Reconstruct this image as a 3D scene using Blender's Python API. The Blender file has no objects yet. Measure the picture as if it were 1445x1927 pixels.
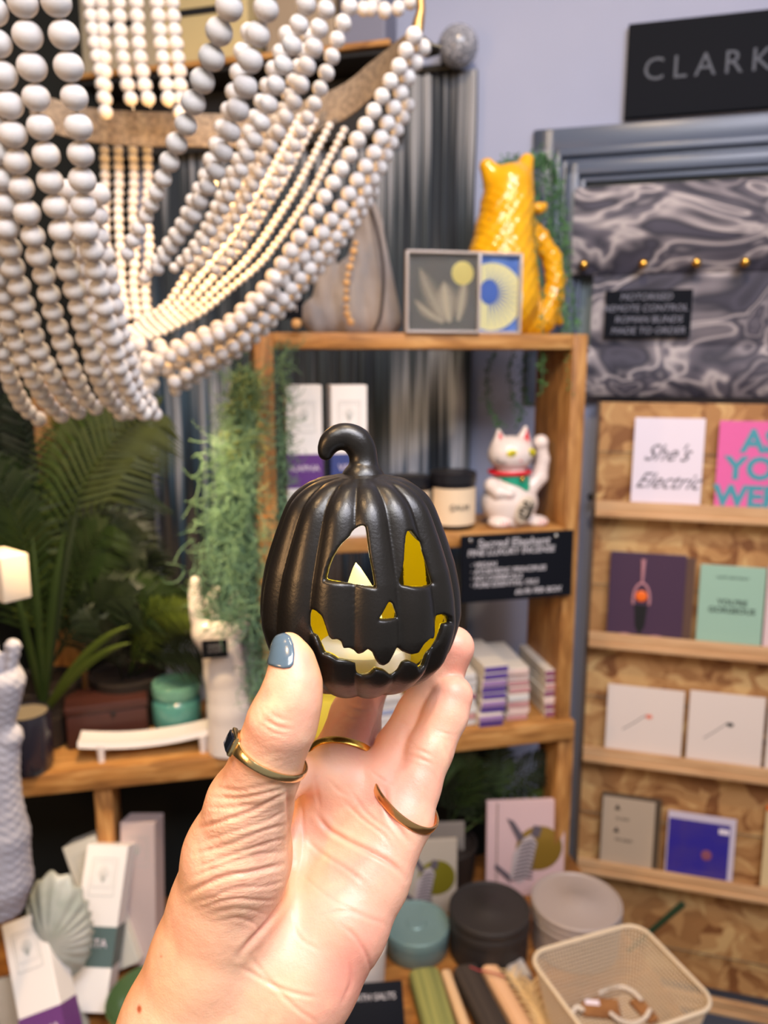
import bpy, bmesh, math, random
import numpy as np
from mathutils import Vector, Matrix, geometry
random.seed(7)
rng = np.random.default_rng(7)
C = bpy.context.scene.collection

# ------------------------------------------------------------------ camera, world, lights, exposure
W, H, FPX = 1445, 1927, 1499.0
PITCH = math.radians(11.0)
CAM = np.array([0.0, 0.0, 1.5])
AX = np.array([1.0, 0, 0]); AF = np.array([0, math.cos(PITCH), -math.sin(PITCH)]); AU = np.array([0, math.sin(PITCH), math.cos(PITCH)])
cd = bpy.data.cameras.new('camera'); cam = bpy.data.objects.new('camera', cd); C.objects.link(cam)
cam.location = CAM; cam.rotation_euler = (math.pi/2 - PITCH, 0, 0)
cd.lens = 28.0; cd.sensor_width = 36.0; cd.sensor_fit = 'AUTO'; cd.clip_start = 0.01; cd.clip_end = 50
cd.dof.use_dof = True; cd.dof.focus_distance = 0.285; cd.dof.aperture_fstop = 11.0
bpy.context.scene.camera = cam

w = bpy.data.worlds.new('room_light'); bpy.context.scene.world = w; w.use_nodes = True
w.node_tree.nodes['Background'].inputs[0].default_value = (0.96, 0.91, 0.82, 1)
w.node_tree.nodes['Background'].inputs[1].default_value = 0.25
vs = bpy.context.scene.view_settings
vs.view_transform = 'Standard'; vs.look = 'None'; vs.gamma = 1.0; vs.exposure = 0.26
vs.use_curve_mapping = False

def light(name, kind, loc, target, power, col, size=0.2, sizey=None, spot=None, blend=0.5):
    l = bpy.data.lights.new(name, kind); l.energy = power; l.color = col
    if kind == 'AREA':
        l.shape = 'RECTANGLE' if sizey else 'DISK'; l.size = size
        if sizey: l.size_y = sizey
    else: l.shadow_soft_size = size
    if kind == 'SPOT': l.spot_size = math.radians(spot); l.spot_blend = blend
    o = bpy.data.objects.new(name, l); C.objects.link(o); o.location = loc
    if target is not None:
        d = Vector(target) - Vector(loc); o.rotation_euler = d.to_track_quat('-Z', 'Y').to_euler()
    return o
# shop lights in the ceiling: a warm and a cool lamp above the hand, spots on the displays, plus added fills for hand and beads
light('ceiling_spot_key', 'SPOT', (0.22, -0.02, 2.40), (0.0, 0.31, 1.38), 23, (1.0, 0.93, 0.86), 0.030, spot=32)
light('ceiling_spot_warm', 'SPOT', (-0.42, 0.08, 2.45), (-0.02, 0.30, 1.42), 22, (1.0, 0.62, 0.28), 0.06, spot=26)
light('wall_lamp_warm', 'AREA', (-1.05, -0.30, 1.75), (-0.05, 0.30, 1.36), 6.0, (1.0, 0.56, 0.24), 0.35)  # added unseen fill for the warm bounce on the hand
light('ceiling_spot_shelf', 'SPOT', (0.10, 0.50, 2.7), (0.12, 1.45, 1.1), 34, (1.0, 0.74, 0.44), 0.05, spot=95)
light('ceiling_spot_cards', 'SPOT', (0.9, 0.35, 2.6), (0.75, 1.35, 1.0), 7, (1.0, 0.80, 0.74), 0.05, spot=80)
light('ceiling_panel', 'AREA', (0.6, -0.4, 2.7), (0.2, 1.2, 1.2), 32, (0.88, 0.88, 1.0), 1.0, 0.7)
light('ceiling_spot_beads', 'SPOT', (-0.1, -0.35, 2.4), (-0.25, 0.75, 1.65), 34, (1.0, 0.98, 0.94), 0.25, spot=70)  # added front fill to brighten the bead strands

# ------------------------------------------------------------------ measuring helpers
def raydir(px, py):
    return ((px - W/2)/FPX)*AX + ((H/2 - py)/FPX)*AU + AF
def P(px, py, d):
    return CAM + d*raydir(px, py)
def proj(V):
    R = V - CAM
    d = R @ AF
    return W/2 + FPX*(R @ AX)/d, H/2 - FPX*(R @ AU)/d, d
def vplane(px, py, A, yaw, off=0.0):
    """meet the view ray with the upright plane through A whose run is turned by yaw, moved back by off"""
    n = np.array([-math.sin(yaw), math.cos(yaw), 0.0])
    r = raydir(px, py)
    t = ((np.array(A) - CAM) @ n + off)/(r @ n)
    return CAM + t*r
def zplane(px, py, z):
    r = raydir(px, py); return CAM + (z - CAM[2])/r[2]*r

# ------------------------------------------------------------------ object helpers
def mesh_obj(name, V, Fc, mat=None, parent=None, origin=None, smooth=False, mats=None, fmat=None):
    me = bpy.data.meshes.new(name)
    V = np.asarray(V, dtype=float)
    if origin is not None: V = V - np.asarray(origin, dtype=float)
    if isinstance(Fc, np.ndarray):
        n = len(Fc); k = Fc.shape[1]
        me.vertices.add(len(V)); me.vertices.foreach_set('co', V.astype(np.float32).ravel())
        me.loops.add(n*k); me.loops.foreach_set('vertex_index', Fc.astype(np.int32).ravel())
        me.polygons.add(n); me.polygons.foreach_set('loop_start', np.arange(0, n*k, k, dtype=np.int32))
        me.update(calc_edges=True); me.validate()
    else:
        me.from_pydata([tuple(v) for v in V], [], [tuple(f) for f in Fc]); me.update()
    for m in (mats or ([mat] if mat else [])): me.materials.append(m)
    if fmat is not None: me.polygons.foreach_set('material_index', np.asarray(fmat, dtype=np.int32))
    if smooth: me.polygons.foreach_set('use_smooth', np.ones(len(me.polygons), dtype=bool))
    o = bpy.data.objects.new(name, me); C.objects.link(o)
    if origin is not None: o.location = origin
    if parent is not None: o.parent = parent
    return o
def tag(o, label=None, cat=None, group=None, kind=None):
    if label: o['label'] = label
    if cat: o['category'] = cat
    if group: o['group'] = group
    if kind: o['kind'] = kind
    return o
def thing(name, label, cat, loc, yaw=0.0, group=None):
    o = bpy.data.objects.new(name, None); C.objects.link(o)
    o.empty_display_size = 0.02
    o.location = loc; o.rotation_euler = (0, 0, yaw)
    return tag(o, label, cat, group)
class MB:
    """collects shapes into one mesh"""
    def __init__(s): s.V = []; s.F = []; s.M = []; s.cur = 0
    def add(s, V, F):
        n = len(s.V); s.V += [tuple(map(float, v)) for v in V]; s.F += [tuple(n+i for i in f) for f in F]; s.M += [s.cur]*len(F); return s
    def box(s, c, d, rot=None, bev=0.0):
        x, y, z = d[0]/2, d[1]/2, d[2]/2
        if bev > 0:
            bm = bmesh.new(); bmesh.ops.create_cube(bm, size=1.0)
            bmesh.ops.scale(bm, vec=d, verts=bm.verts)
            bmesh.ops.bevel(bm, geom=bm.edges[:], offset=min(bev, min(d)*0.45), segments=2, affect='EDGES', profile=0.5)
            bm.verts.index_update()
            V = [v.co.copy() for v in bm.verts]; F = [[v.index for v in f.verts] for f in bm.faces]; bm.free()
        else:
            V = [Vector((a, b, e)) for a in (-x, x) for b in (-y, y) for e in (-z, z)]
            F = [(0,1,3,2),(4,6,7,5),(0,4,5,1),(2,3,7,6),(0,2,6,4),(1,5,7,3)]
        if rot is not None: V = [rot @ v for v in V]
        return s.add([v + Vector(c) for v in V], F)
    def tube(s, pts, rad, n=10, caps=True, flat=None):
        pts = [Vector(p) for p in pts]; m = len(pts)
        if not hasattr(rad, '__len__'): rad = [rad]*m
        V = []; F = []
        up = None
        for i, p in enumerate(pts):
            t = (pts[min(i+1, m-1)] - pts[max(i-1, 0)])
            if t.length < 1e-9: t = Vector((0, 0, 1))
            t.normalize()
            if up is None: up = t.orthogonal().normalized()
            else:
                up = (up - t*up.dot(t))
                up = up.normalized() if up.length > 1e-6 else t.orthogonal().normalized()
            b = t.cross(up)
            for k in range(n):
                a = 2*math.pi*k/n
                V.append(p + (up*math.cos(a) + b*math.sin(a)*(flat or 1.0))*rad[i])
        for i in range(m-1):
            for k in range(n):
                F.append((i*n+k, i*n+(k+1) % n, (i+1)*n+(k+1) % n, (i+1)*n+k))
        if caps: F.append(tuple(range(n-1, -1, -1))); F.append(tuple((m-1)*n+k for k in range(n)))
        return s.add(V, F)
    def lathe(s, prof, c=(0, 0, 0), n=32, fn=None, sx=1.0, sy=1.0):
        V = []; F = []; m = len(prof)
        for r, z in prof:
            for k in range(n):
                a = 2*math.pi*k/n; rr = r*(fn(a, z) if fn else 1.0)
                V.append((c[0]+rr*math.cos(a)*sx, c[1]+rr*math.sin(a)*sy, c[2]+z))
        for i in range(m-1):
            for k in range(n):
                F.append((i*n+k, i*n+(k+1) % n, (i+1)*n+(k+1) % n, (i+1)*n+k))
        if prof[0][0] > 1e-6: F.append(tuple(range(n-1, -1, -1)))
        if prof[-1][0] > 1e-6: F.append(tuple((m-1)*n+k for k in range(n)))
        return s.add(V, F)
    def prism(s, pts2, y0, y1):
        """closed outline in x,z given thickness from y0 to y1"""
        n = len(pts2)
        tri = geometry.tessellate_polygon([[Vector((a, b, 0)) for a, b in pts2]])
        V = [(a, y0, b) for a, b in pts2] + [(a, y1, b) for a, b in pts2]
        F = [tuple(t) for t in tri] + [tuple(n+i for i in reversed(t)) for t in tri]
        F += [(i, (i+1) % n, n+(i+1) % n, n+i) for i in range(n)]
        return s.add(V, F)
    def ball(s, c, r, n=10, sc=(1, 1, 1), rot=None):
        V = []; F = []
        for i in range(n//2+1):
            th = math.pi*i/(n//2)
            for k in range(n):
                a = 2*math.pi*k/n
                v = Vector((math.sin(th)*math.cos(a)*r*sc[0], math.sin(th)*math.sin(a)*r*sc[1], math.cos(th)*r*sc[2]))
                if rot is not None: v = rot @ v
                V.append(v + Vector(c))
        for i in range(n//2):
            for k in range(n): F.append((i*n+k, (i+1)*n+k, (i+1)*n+(k+1) % n, i*n+(k+1) % n))
        return s.add(V, F)
    def build(s, name, mat=None, parent=None, smooth=False, mats=None, origin=None, angle=None):
        me = bpy.data.meshes.new(name)
        V = s.V if origin is None else [tuple(np.array(v)-np.array(origin)) for v in s.V]
        me.from_pydata(V, [], s.F); me.update()
        for m in (mats or ([mat] if mat else [])): me.materials.append(m)
        me.polygons.foreach_set('material_index', s.M)
        bm = bmesh.new(); bm.from_mesh(me); bmesh.ops.remove_doubles(bm, verts=bm.verts, dist=1e-6)
        bmesh.ops.recalc_face_normals(bm, faces=bm.faces)
        if smooth:
            lim = math.radians(angle or 40)
            for f in bm.faces: f.smooth = True
            for e in bm.edges:
                if len(e.link_faces) != 2 or e.calc_face_angle(0) > lim: e.smooth = False
        bm.to_mesh(me); bm.free()
        o = bpy.data.objects.new(name, me); C.objects.link(o)
        if origin is not None: o.location = origin
        if parent is not None: o.parent = parent
        return o
def spline(pts, n=40):
    """Catmull-Rom through the points, n samples, any number of columns"""
    A = np.array(pts, dtype=float); m = len(A)
    ext = np.vstack([2*A[0]-A[1], A, 2*A[-1]-A[-2]])
    out = []
    for t in np.linspace(0, m-1, n):
        i = min(int(t), m-2); u = t-i
        p0, p1, p2, p3 = ext[i:i+4]
        out.append(0.5*((2*p1)+(-p0+p2)*u+(2*p0-5*p1+4*p2-p3)*u*u+(-p0+3*p1-3*p2+p3)*u**3))
    return np.array(out)

# ------------------------------------------------------------------ implicit surfaces
def smin(a, b, k):
    h = np.clip(0.5+0.5*(b-a)/k, 0, 1)
    return b*(1-h)+a*h - k*h*(1-h)
def smax(a, b, k): return -smin(-a, -b, k)
def cone(Q, a, b, ra, rb):
    a = np.asarray(a); b = np.asarray(b); ab = b-a
    t = np.clip(((Q-a) @ ab)/(ab @ ab), 0, 1)
    return np.linalg.norm(Q-a-t[:, None]*ab, axis=1) - (ra+(rb-ra)*t)
def chain(Q, pts, rad, k=0.003):
    d = None
    for i in range(len(pts)-1):
        c = cone(Q, pts[i], pts[i+1], rad[i], rad[i+1])
        d = c if d is None else smin(d, c, k)
    return d
def ell(Q, c, r):
    r = np.asarray(r); q = (Q-np.asarray(c))/r
    n = np.linalg.norm(q, axis=1)
    return (n-1)*min(r) if np.ndim(n) else 0
def surface(f, lo, hi, h):
    """polygonise f<0 on a grid with surface nets; coarse pass first"""
    lo = np.asarray(lo, float); hi = np.asarray(hi, float)
    K = 4
    nb = np.ceil((hi-lo)/(h*K)).astype(int)+1
    g = [lo[i]+(np.arange(nb[i])*K+(K-1)/2)*h for i in range(3)]
    X = np.stack(np.meshgrid(*g, indexing='ij'), -1).reshape(-1, 3)
    fc = f(X).reshape(nb)
    fine = np.repeat(np.repeat(np.repeat(fc, K, 0), K, 1), K, 2).astype(np.float32)
    m = np.abs(fine) < h*K*1.7
    I = np.argwhere(m)
    vals = np.empty(len(I), np.float32)
    for s0 in range(0, len(I), 400000):
        vals[s0:s0+400000] = f(lo+I[s0:s0+400000]*h)
    fine[m] = vals
    s = fine < 0
    nx, ny, nz = s.shape
    cnt = np.zeros((nx-1, ny-1, nz-1), np.int8)
    offs = [(a, b, c) for a in (0, 1) for b in (0, 1) for c in (0, 1)]
    for a, b, c in offs: cnt += s[a:nx-1+a, b:ny-1+b, c:nz-1+c]
    act = (cnt > 0) & (cnt < 8)
    A = np.argwhere(act); idx = np.full(act.shape, -1, np.int64); idx[act] = np.arange(len(A))
    val = [fine[A[:, 0]+a, A[:, 1]+b, A[:, 2]+c] for a, b, c in offs]
    acc = np.zeros((len(A), 3)); n = np.zeros(len(A))
    for i in range(8):
        for j in range(i+1, 8):
            oi, oj = np.array(offs[i]), np.array(offs[j])
            if np.abs(oi-oj).sum() != 1: continue
            cr = (val[i] < 0) != (val[j] < 0)
            t = np.where(cr, val[i]/np.where(cr, val[i]-val[j], 1), 0)
            acc += np.where(cr[:, None], oi+t[:, None]*(oj-oi), 0); n += cr
    V = lo+(A+acc/n[:, None])*h
    Fs = []
    for ax in range(3):
        o1, o2 = [(1, 2), (2, 0), (0, 1)][ax]
        sl0 = [slice(1, None)]*3; sl1 = [slice(1, None)]*3
        sl0[ax] = slice(0, -1); sl1[ax] = slice(1, None)
        d = s[tuple(sl0)] != s[tuple(sl1)]
        E = np.argwhere(d)
        for k in range(3):
            if k != ax: E[:, k] += 1
        E = E[(E[:, 0] < nx-1) & (E[:, 1] < ny-1) & (E[:, 2] < nz-1)]
        def g_(da, db):
            B = E.copy(); B[:, o1] -= da; B[:, o2] -= db; return idx[B[:, 0], B[:, 1], B[:, 2]]
        q = np.stack([g_(1, 1), g_(0, 1), g_(0, 0), g_(1, 0)], 1)
        inside = s[E[:, 0], E[:, 1], E[:, 2]]
        q[~inside] = q[~inside][:, ::-1]
        Fs.append(q)
    Fq = np.vstack(Fs); Fq = Fq[(Fq >= 0).all(1)]
    return V, Fq
def relax(V, Fq, it=2, lam=0.5):
    E = np.vstack([Fq[:, [0, 1]], Fq[:, [1, 2]], Fq[:, [2, 3]], Fq[:, [3, 0]]])
    E = np.vstack([E, E[:, ::-1]])
    for _ in range(it):
        S = np.zeros_like(V); n = np.bincount(E[:, 0], minlength=len(V)).astype(float)
        for k in range(3): S[:, k] = np.bincount(E[:, 0], weights=V[E[:, 1], k], minlength=len(V))
        V = V+(S/np.maximum(n, 1)[:, None]-V)*lam
    return V
def normals(V, Fq):
    a = V[Fq[:, 2]]-V[Fq[:, 0]]; b = V[Fq[:, 3]]-V[Fq[:, 1]]
    fn = np.cross(a, b); N = np.zeros_like(V)
    for c in range(4):
        for k in range(3): N[:, k] += np.bincount(Fq[:, c], weights=fn[:, k], minlength=len(V))
    return N/np.maximum(np.linalg.norm(N, axis=1), 1e-12)[:, None]
def poly_sd(x, y, poly):
    """signed distance to a closed outline, negative inside"""
    poly = np.asarray(poly, float); m = len(poly)
    d = np.full(x.shape, 1e18); inside = np.zeros(x.shape, bool)
    for i in range(m):
        ax, ay = poly[i]; bx, by = poly[(i+1) % m]
        ex, ey = bx-ax, by-ay
        t = np.clip(((x-ax)*ex+(y-ay)*ey)/(ex*ex+ey*ey+1e-12), 0, 1)
        d = np.minimum(d, (x-ax-t*ex)**2+(y-ay-t*ey)**2)
        c = ((ay > y) != (by > y)) & (x < (bx-ax)*(y-ay)/(by-ay+1e-12)+ax)
        inside ^= c
    d = np.sqrt(d); return np.where(inside, -d, d)
def line_d(x, y, pl):
    d = np.full(x.shape, 1e18)
    for i in range(len(pl)-1):
        ax, ay = pl[i]; bx, by = pl[i+1]; ex, ey = bx-ax, by-ay
        t = np.clip(((x-ax)*ex+(y-ay)*ey)/(ex*ex+ey*ey+1e-12), 0, 1)
        d = np.minimum(d, (x-ax-t*ex)**2+(y-ay-t*ey)**2)
    return np.sqrt(d)
def point_attr(o, name, vals):
    a = o.data.attributes.new(name, 'FLOAT', 'POINT'); a.data.foreach_set('value', np.asarray(vals, np.float32))

# ------------------------------------------------------------------ materials
MATS = {}
def mat(name, col=(.8, .8, .8), rough=0.5, metal=0.0, spec=0.5, noise=None, bump=None, sss=0.0, sssr=0.01, trans=0.0, ior=1.45, coat=0.0,
        emit=None, estr=0.0, coords='Object', sheen=0.0, alpha=1.0):
    """noise=(colour2, scale, detail, contrast_lo, contrast_hi, stretch xyz); bump=(scale, strength, distance[, stretch])"""
    if name in MATS: return MATS[name]
    m = bpy.data.materials.new(name); m.use_nodes = True; nt = m.node_tree; b = nt.nodes['Principled BSDF']
    b.inputs['Base Color'].default_value = (*col, 1); b.inputs['Roughness'].default_value = rough
    b.inputs['Metallic'].default_value = metal; b.inputs['Specular IOR Level'].default_value = spec
    b.inputs['Subsurface Weight'].default_value = sss; b.inputs['Subsurface Scale'].default_value = sssr
    b.inputs['Subsurface Radius'].default_value = (1, 0.35, 0.2)
    b.inputs['Transmission Weight'].default_value = trans; b.inputs['IOR'].default_value = ior
    b.inputs['Coat Weight'].default_value = coat; b.inputs['Sheen Weight'].default_value = sheen
    b.inputs['Alpha'].default_value = alpha
    if emit: b.inputs['Emission Color'].default_value = (*emit, 1); b.inputs['Emission Strength'].default_value = estr
    tc = nt.nodes.new('ShaderNodeTexCoord')
    def coord(st):
        if st is None: return tc.outputs[coords]
        mp = nt.nodes.new('ShaderNodeMapping'); mp.inputs['Scale'].default_value = st
        nt.links.new(tc.outputs[coords], mp.inputs[0]); return mp.outputs[0]
    if noise:
        c2, sc, det, lo, hi = noise[:5]; st = noise[5] if len(noise) > 5 else None
        n = nt.nodes.new('ShaderNodeTexNoise'); n.inputs['Scale'].default_value = sc; n.inputs['Detail'].default_value = det
        nt.links.new(coord(st), n.inputs['Vector'])
        r = nt.nodes.new('ShaderNodeValToRGB'); r.color_ramp.elements[0].position = lo; r.color_ramp.elements[1].position = hi
        r.color_ramp.elements[0].color = (*col, 1); r.color_ramp.elements[1].color = (*c2, 1)
        nt.links.new(n.outputs['Fac'], r.inputs[0]); nt.links.new(r.outputs[0], b.inputs['Base Color'])
    if bump:
        sc, stg, dist = bump[:3]; st = bump[3] if len(bump) > 3 else None
        n = nt.nodes.new('ShaderNodeTexNoise'); n.inputs['Scale'].default_value = sc; n.inputs['Detail'].default_value = 4
        nt.links.new(coord(st), n.inputs['Vector'])
        bp = nt.nodes.new('ShaderNodeBump'); bp.inputs['Strength'].default_value = stg; bp.inputs['Distance'].default_value = dist
        nt.links.new(n.outputs['Fac'], bp.inputs['Height']); nt.links.new(bp.outputs[0], b.inputs['Normal'])
    MATS[name] = m; return m
def srgb(r, g, b):
    f = lambda c: (c/255/12.92) if c/255 <= 0.04045 else ((c/255+0.055)/1.055)**2.4
    return (f(r), f(g), f(b))
# ------------------------------------------------------------------ frames: the shelf unit front and the right-hand wall
class Frame:
    def __init__(s, A, yaw):
        s.A = np.array(A, float); s.yaw = yaw
        s.U = np.array([math.cos(yaw), math.sin(yaw), 0]); s.N = np.array([-math.sin(yaw), math.cos(yaw), 0])
    def hit(s, px, py, v=0.0): return vplane(px, py, s.A, s.yaw, v)
    def uvz(s, p): q = np.asarray(p)-s.A; return float(q @ s.U), float(q @ s.N), float(p[2])
    def uz(s, px, py, v=0.0): u, _, z = s.uvz(s.hit(px, py, v)); return u, z
    def pt(s, u, v, z): return np.array([*(s.A+u*s.U+v*s.N)[:2], z])
    def col(s, px, z, v=0.0):
        """the point in picture column px at height z, v behind the front plane, and metres per pixel there"""
        k = (px-W/2)/FPX; cp, sp = math.cos(PITCH), math.sin(PITCH)
        B = s.A+v*s.N
        u = (k*(B[1]*cp-(z-1.5)*sp)-B[0])/(s.U[0]-k*s.U[1]*cp)
        p = s.pt(u, v, z); return p, float((p-CAM) @ AF)/FPX
k0 = raydir(1100, 640)
SH = Frame(CAM+k0*(1.35/k0[1]), math.radians(12))
k1 = raydir(1115, 900)
WR = Frame(CAM+k1*(1.58/k1[1]), math.radians(-16))
ZT = SH.hit(850, 627)[2]; ZT0 = SH.hit(850, 657)[2]
ZM = SH.hit(865, 1003)[2]; ZM0 = ZM-(ZT-ZT0)
ZL = SH.hit(870, 1372)[2]; ZL0 = SH.hit(870, 1408)[2]
TZ = 0.50
print('Z', ZT, ZM, ZL, ZL0)

# ------------------------------------------------------------------ the room
lav = mat('lavender_wall_paint', srgb(158, 164, 190), .75, noise=(srgb(150, 157, 184), 3, 3, .35, .7), bump=(180, .08, .001))
dark = mat('dark_wall_paint', srgb(22, 24, 20), .9, bump=(60, .1, .001))
def struct(o): o['kind'] = 'structure'; return o
def slab(name, p0, p1, z0, z1, th, m):
    p0 = np.array(p0); p1 = np.array(p1); d = (p1-p0)/np.linalg.norm(p1-p0); n = np.array([-d[1], d[0]])
    q = [p0, p1, p1+n*th, p0+n*th]
    V = [(*a, z0) for a in q]+[(*a, z1) for a in q]
    return struct(mesh_obj(name, V, [(0,1,5,4),(1,2,6,5),(2,3,7,6),(3,0,4,7),(4,5,6,7),(3,2,1,0)], m))
wl = WR.pt(-1.0, 0, 0)[:2]; wr = WR.pt(1.6, 0, 0)[:2]
slab('wall_right', wl, wr, 0, 2.9, .1, lav)
slab('wall_left', (wl[0]-.96, -.6), (wl[0], wl[1]+.0), 0, 2.9, .1, dark)
slab('floor', (-1.8, -1.2), (2.2, -1.2), -.05, 0, 3.6, mat('floor_boards', srgb(96, 74, 54), .5, noise=(srgb(70, 52, 38), 4, 4, .3, .7, (1, 8, 1))))
slab('ceiling', (-1.8, -1.2), (2.2, -1.2), 2.9, 2.95, 3.6, mat('ceiling_paint', (.75, .75, .78), .9))

# ------------------------------------------------------------------ wood
def wood_mat(name, c1, c2, c3, st=(2, 14, 14), sc=6):
    m = bpy.data.materials.new(name); m.use_nodes = True; nt = m.node_tree; b = nt.nodes['Principled BSDF']; b.inputs['Roughness'].default_value = .55
    tc = nt.nodes.new('ShaderNodeTexCoord'); mp = nt.nodes.new('ShaderNodeMapping'); mp.inputs['Scale'].default_value = st; nt.links.new(tc.outputs['Object'], mp.inputs[0])
    n = nt.nodes.new('ShaderNodeTexNoise'); n.inputs['Scale'].default_value = sc; n.inputs['Detail'].default_value = 5; n.inputs['Distortion'].default_value = .8; nt.links.new(mp.outputs[0], n.inputs['Vector'])
    r = nt.nodes.new('ShaderNodeValToRGB'); e = r.color_ramp.elements; e[0].position = .3; e[0].color = (*c1, 1); e[1].position = .72; e[1].color = (*c3, 1); x = e.new(.5); x.color = (*c2, 1)
    nt.links.new(n.outputs['Fac'], r.inputs[0]); nt.links.new(r.outputs[0], b.inputs['Base Color'])
    bp = nt.nodes.new('ShaderNodeBump'); bp.inputs['Strength'].default_value = .25; bp.inputs['Distance'].default_value = .002; nt.links.new(n.outputs['Fac'], bp.inputs['Height']); nt.links.new(bp.outputs[0], b.inputs['Normal'])
    return m
wood_h = wood_mat('rustic_wood_along', srgb(198, 150, 90), srgb(172, 120, 62), srgb(126, 82, 40))
wood_v = wood_mat('rustic_wood_upright', srgb(196, 148, 88), srgb(168, 116, 60), srgb(116, 74, 36), (14, 14, 2))
pine = wood_mat('planed_pine', srgb(212, 172, 130), srgb(202, 160, 116), srgb(180, 134, 92), (1.5, 14, 14), 5)
table_wood = wood_mat('table_wood', srgb(176, 122, 62), srgb(156, 100, 46), srgb(120, 74, 32), (2, 10, 6))

# shelf unit
base = SH.pt(0, 0, TZ)
unit = thing('shelf_unit', 'rustic wooden shelf unit with three boards holding the lucky cat and gifts', 'shelf unit', base, SH.yaw)
def upart(name, u0, u1, v0, v1, z0, z1, m, bev=.003):
    MB().box(((u0+u1)/2, (v0+v1)/2, (z0+z1)/2-TZ), (u1-u0, v1-v0, z1-z0), bev=bev).build(name, m, unit, smooth=True, angle=35)
DEP = .155
uL0, _ = SH.uz(482, 800); uL1, _ = SH.uz(518, 800); uR0, _ = SH.uz(1072, 800); uR1, _ = SH.uz(1100, 800)
uF, _ = SH.uz(-60, 1460)
upart('top_shelf', uL1, uR0, 0, DEP, ZT0, ZT, wood_h)
upart('middle_shelf', uL1, uR0, 0, DEP, ZM0, ZM, wood_h)
upart('lower_shelf', uF, uR1+.004, -.012, DEP+.07, ZL0, ZL, wood_h)
upart('side_panel', uL0, uL1, 0, DEP, ZL, ZT, wood_v); upart('side_panel', uR0, uR1, 0, DEP, ZL, ZT, wood_v)
uP0, _ = SH.uz(180, 1550); uP1, _ = SH.uz(214, 1550)
upart('support_post', uP0, uP1, 0, .09, TZ, ZL0, wood_v)
upart('support_post', uR0+.006, uR1+.01, 0, .09, TZ, ZL0, wood_v)

# table
tu0 = uF-.02; tu1 = uR1+.066; tv0, tv1 = -.60, .145
tb = thing('display_table', 'wooden display table covered with tins, boxes and a wire basket', 'table', SH.pt((tu0+tu1)/2, (tv0+tv1)/2, 0), SH.yaw)
MB().box((0, 0, TZ-.021), (tu1-tu0, tv1-tv0, .04), bev=.004).build('tabletop', table_wood, tb, smooth=True)
for sx in (-1, 1):
    for sy in (-1, 1): MB().box((sx*((tu1-tu0)/2-.05), sy*((tv1-tv0)/2-.05), (TZ-.041)/2), (.05, .05, TZ-.041)).build('leg', table_wood, tb)
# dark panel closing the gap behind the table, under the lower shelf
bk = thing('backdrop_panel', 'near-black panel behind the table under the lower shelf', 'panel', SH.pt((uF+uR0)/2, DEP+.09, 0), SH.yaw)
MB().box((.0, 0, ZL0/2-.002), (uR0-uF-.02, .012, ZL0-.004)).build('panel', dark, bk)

# ------------------------------------------------------------------ writing
def text(s, size, loc, parent, m, name='lettering', align='CENTER', rot=(math.pi/2, 0, 0), shear=0.0, ext=.0003, spacing=1.0, line=1.0, bold=0.0, sx=1.0):
    cu = bpy.data.curves.new(name, 'FONT'); cu.body = s; cu.size = size; cu.extrude = ext; cu.align_x = align; cu.align_y = 'CENTER'
    cu.shear = shear; cu.space_character = spacing; cu.space_line = line; cu.offset = bold; cu.resolution_u = 3
    t = bpy.data.objects.new(name, cu); C.objects.link(t)
    bpy.context.view_layer.update()
    me = bpy.data.meshes.new_from_object(t.evaluated_get(bpy.context.evaluated_depsgraph_get())); bpy.data.objects.remove(t); bpy.data.curves.remove(cu)
    me.name = name; me.materials.clear(); me.materials.append(m)
    o = bpy.data.objects.new(name, me); C.objects.link(o); o.parent = parent; o.location = loc; o.rotation_euler = rot; o.scale = (sx, 1, 1); return o
chalk = mat('chalk_white', srgb(190, 188, 196), .9)
ink = mat('grey_ink', srgb(70, 68, 72), .8)

# black panel sign on the wall
p, mp_ = WR.hit(1183, 225, -.012), 1
u0, z1 = WR.uz(1183, 46, -.012); _, z0 = WR.uz(1178, 224, -.012)
cs = thing('shop_sign', 'black wall panel with dark grey capitals above the blind', 'sign', WR.pt(u0, 0, z0), WR.yaw)
blackp = mat('black_gloss_panel', srgb(15, 18, 26), .7, spec=.12)
MB().box((.36, -.008, (z1-z0)/2), (.72, .015, z1-z0), bev=.002).build('panel', blackp, cs)
uu, zz_ = WR.uz(1208, 155, -.017); uu2, zz2 = WR.uz(1208, 112, -.017)
text('CLARKE & CLARKE', (zz2-zz_)*1.42, (uu-u0, -.0162, (zz_+zz2)/2-z0), cs, mat('slate_letters', srgb(62, 68, 82), .6), align='LEFT', spacing=1.42)

# ------------------------------------------------------------------ window surround with the blind
grey = mat('grey_gloss_paint', srgb(86, 96, 116), .32, bump=(40, .05, .001))
wu0, wz1 = WR.uz(1003, 242, -.02); wu1, _ = WR.uz(1045, 300, -.02)
_, wz0 = WR.uz(1125, 742, -.02)
win = thing('window_1', 'grey moulded window surround behind the marbled blind', None, WR.pt(wu0, 0, wz0-.02), WR.yaw); win['kind'] = 'structure'
hh = wz1-wz0+.02; WW = .62
def frame_step(a, wd, pr, nm='window_frame'):
    # a = inset, wd = width of the step, pr = how far it stands out
    MB().box((a+wd/2, -pr/2, hh/2-a/2), (wd, pr, hh-a), bev=.003).build(nm, grey, win, smooth=True)
    MB().box((a+(WW-2*a)/2, -pr/2, hh-a-wd/2), (WW-2*a, pr, wd), bev=.003).build(nm, grey, win, smooth=True)
    MB().box((WW-a-wd/2, -pr/2, hh/2-a/2), (wd, pr, hh-a), bev=.003).build(nm, grey, win, smooth=True)
frame_step(0, .040, .012); frame_step(.040, .014, .026); frame_step(.054, .012, .016); frame_step(.066, .022, .030); frame_step(.088, .012, .020)
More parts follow.
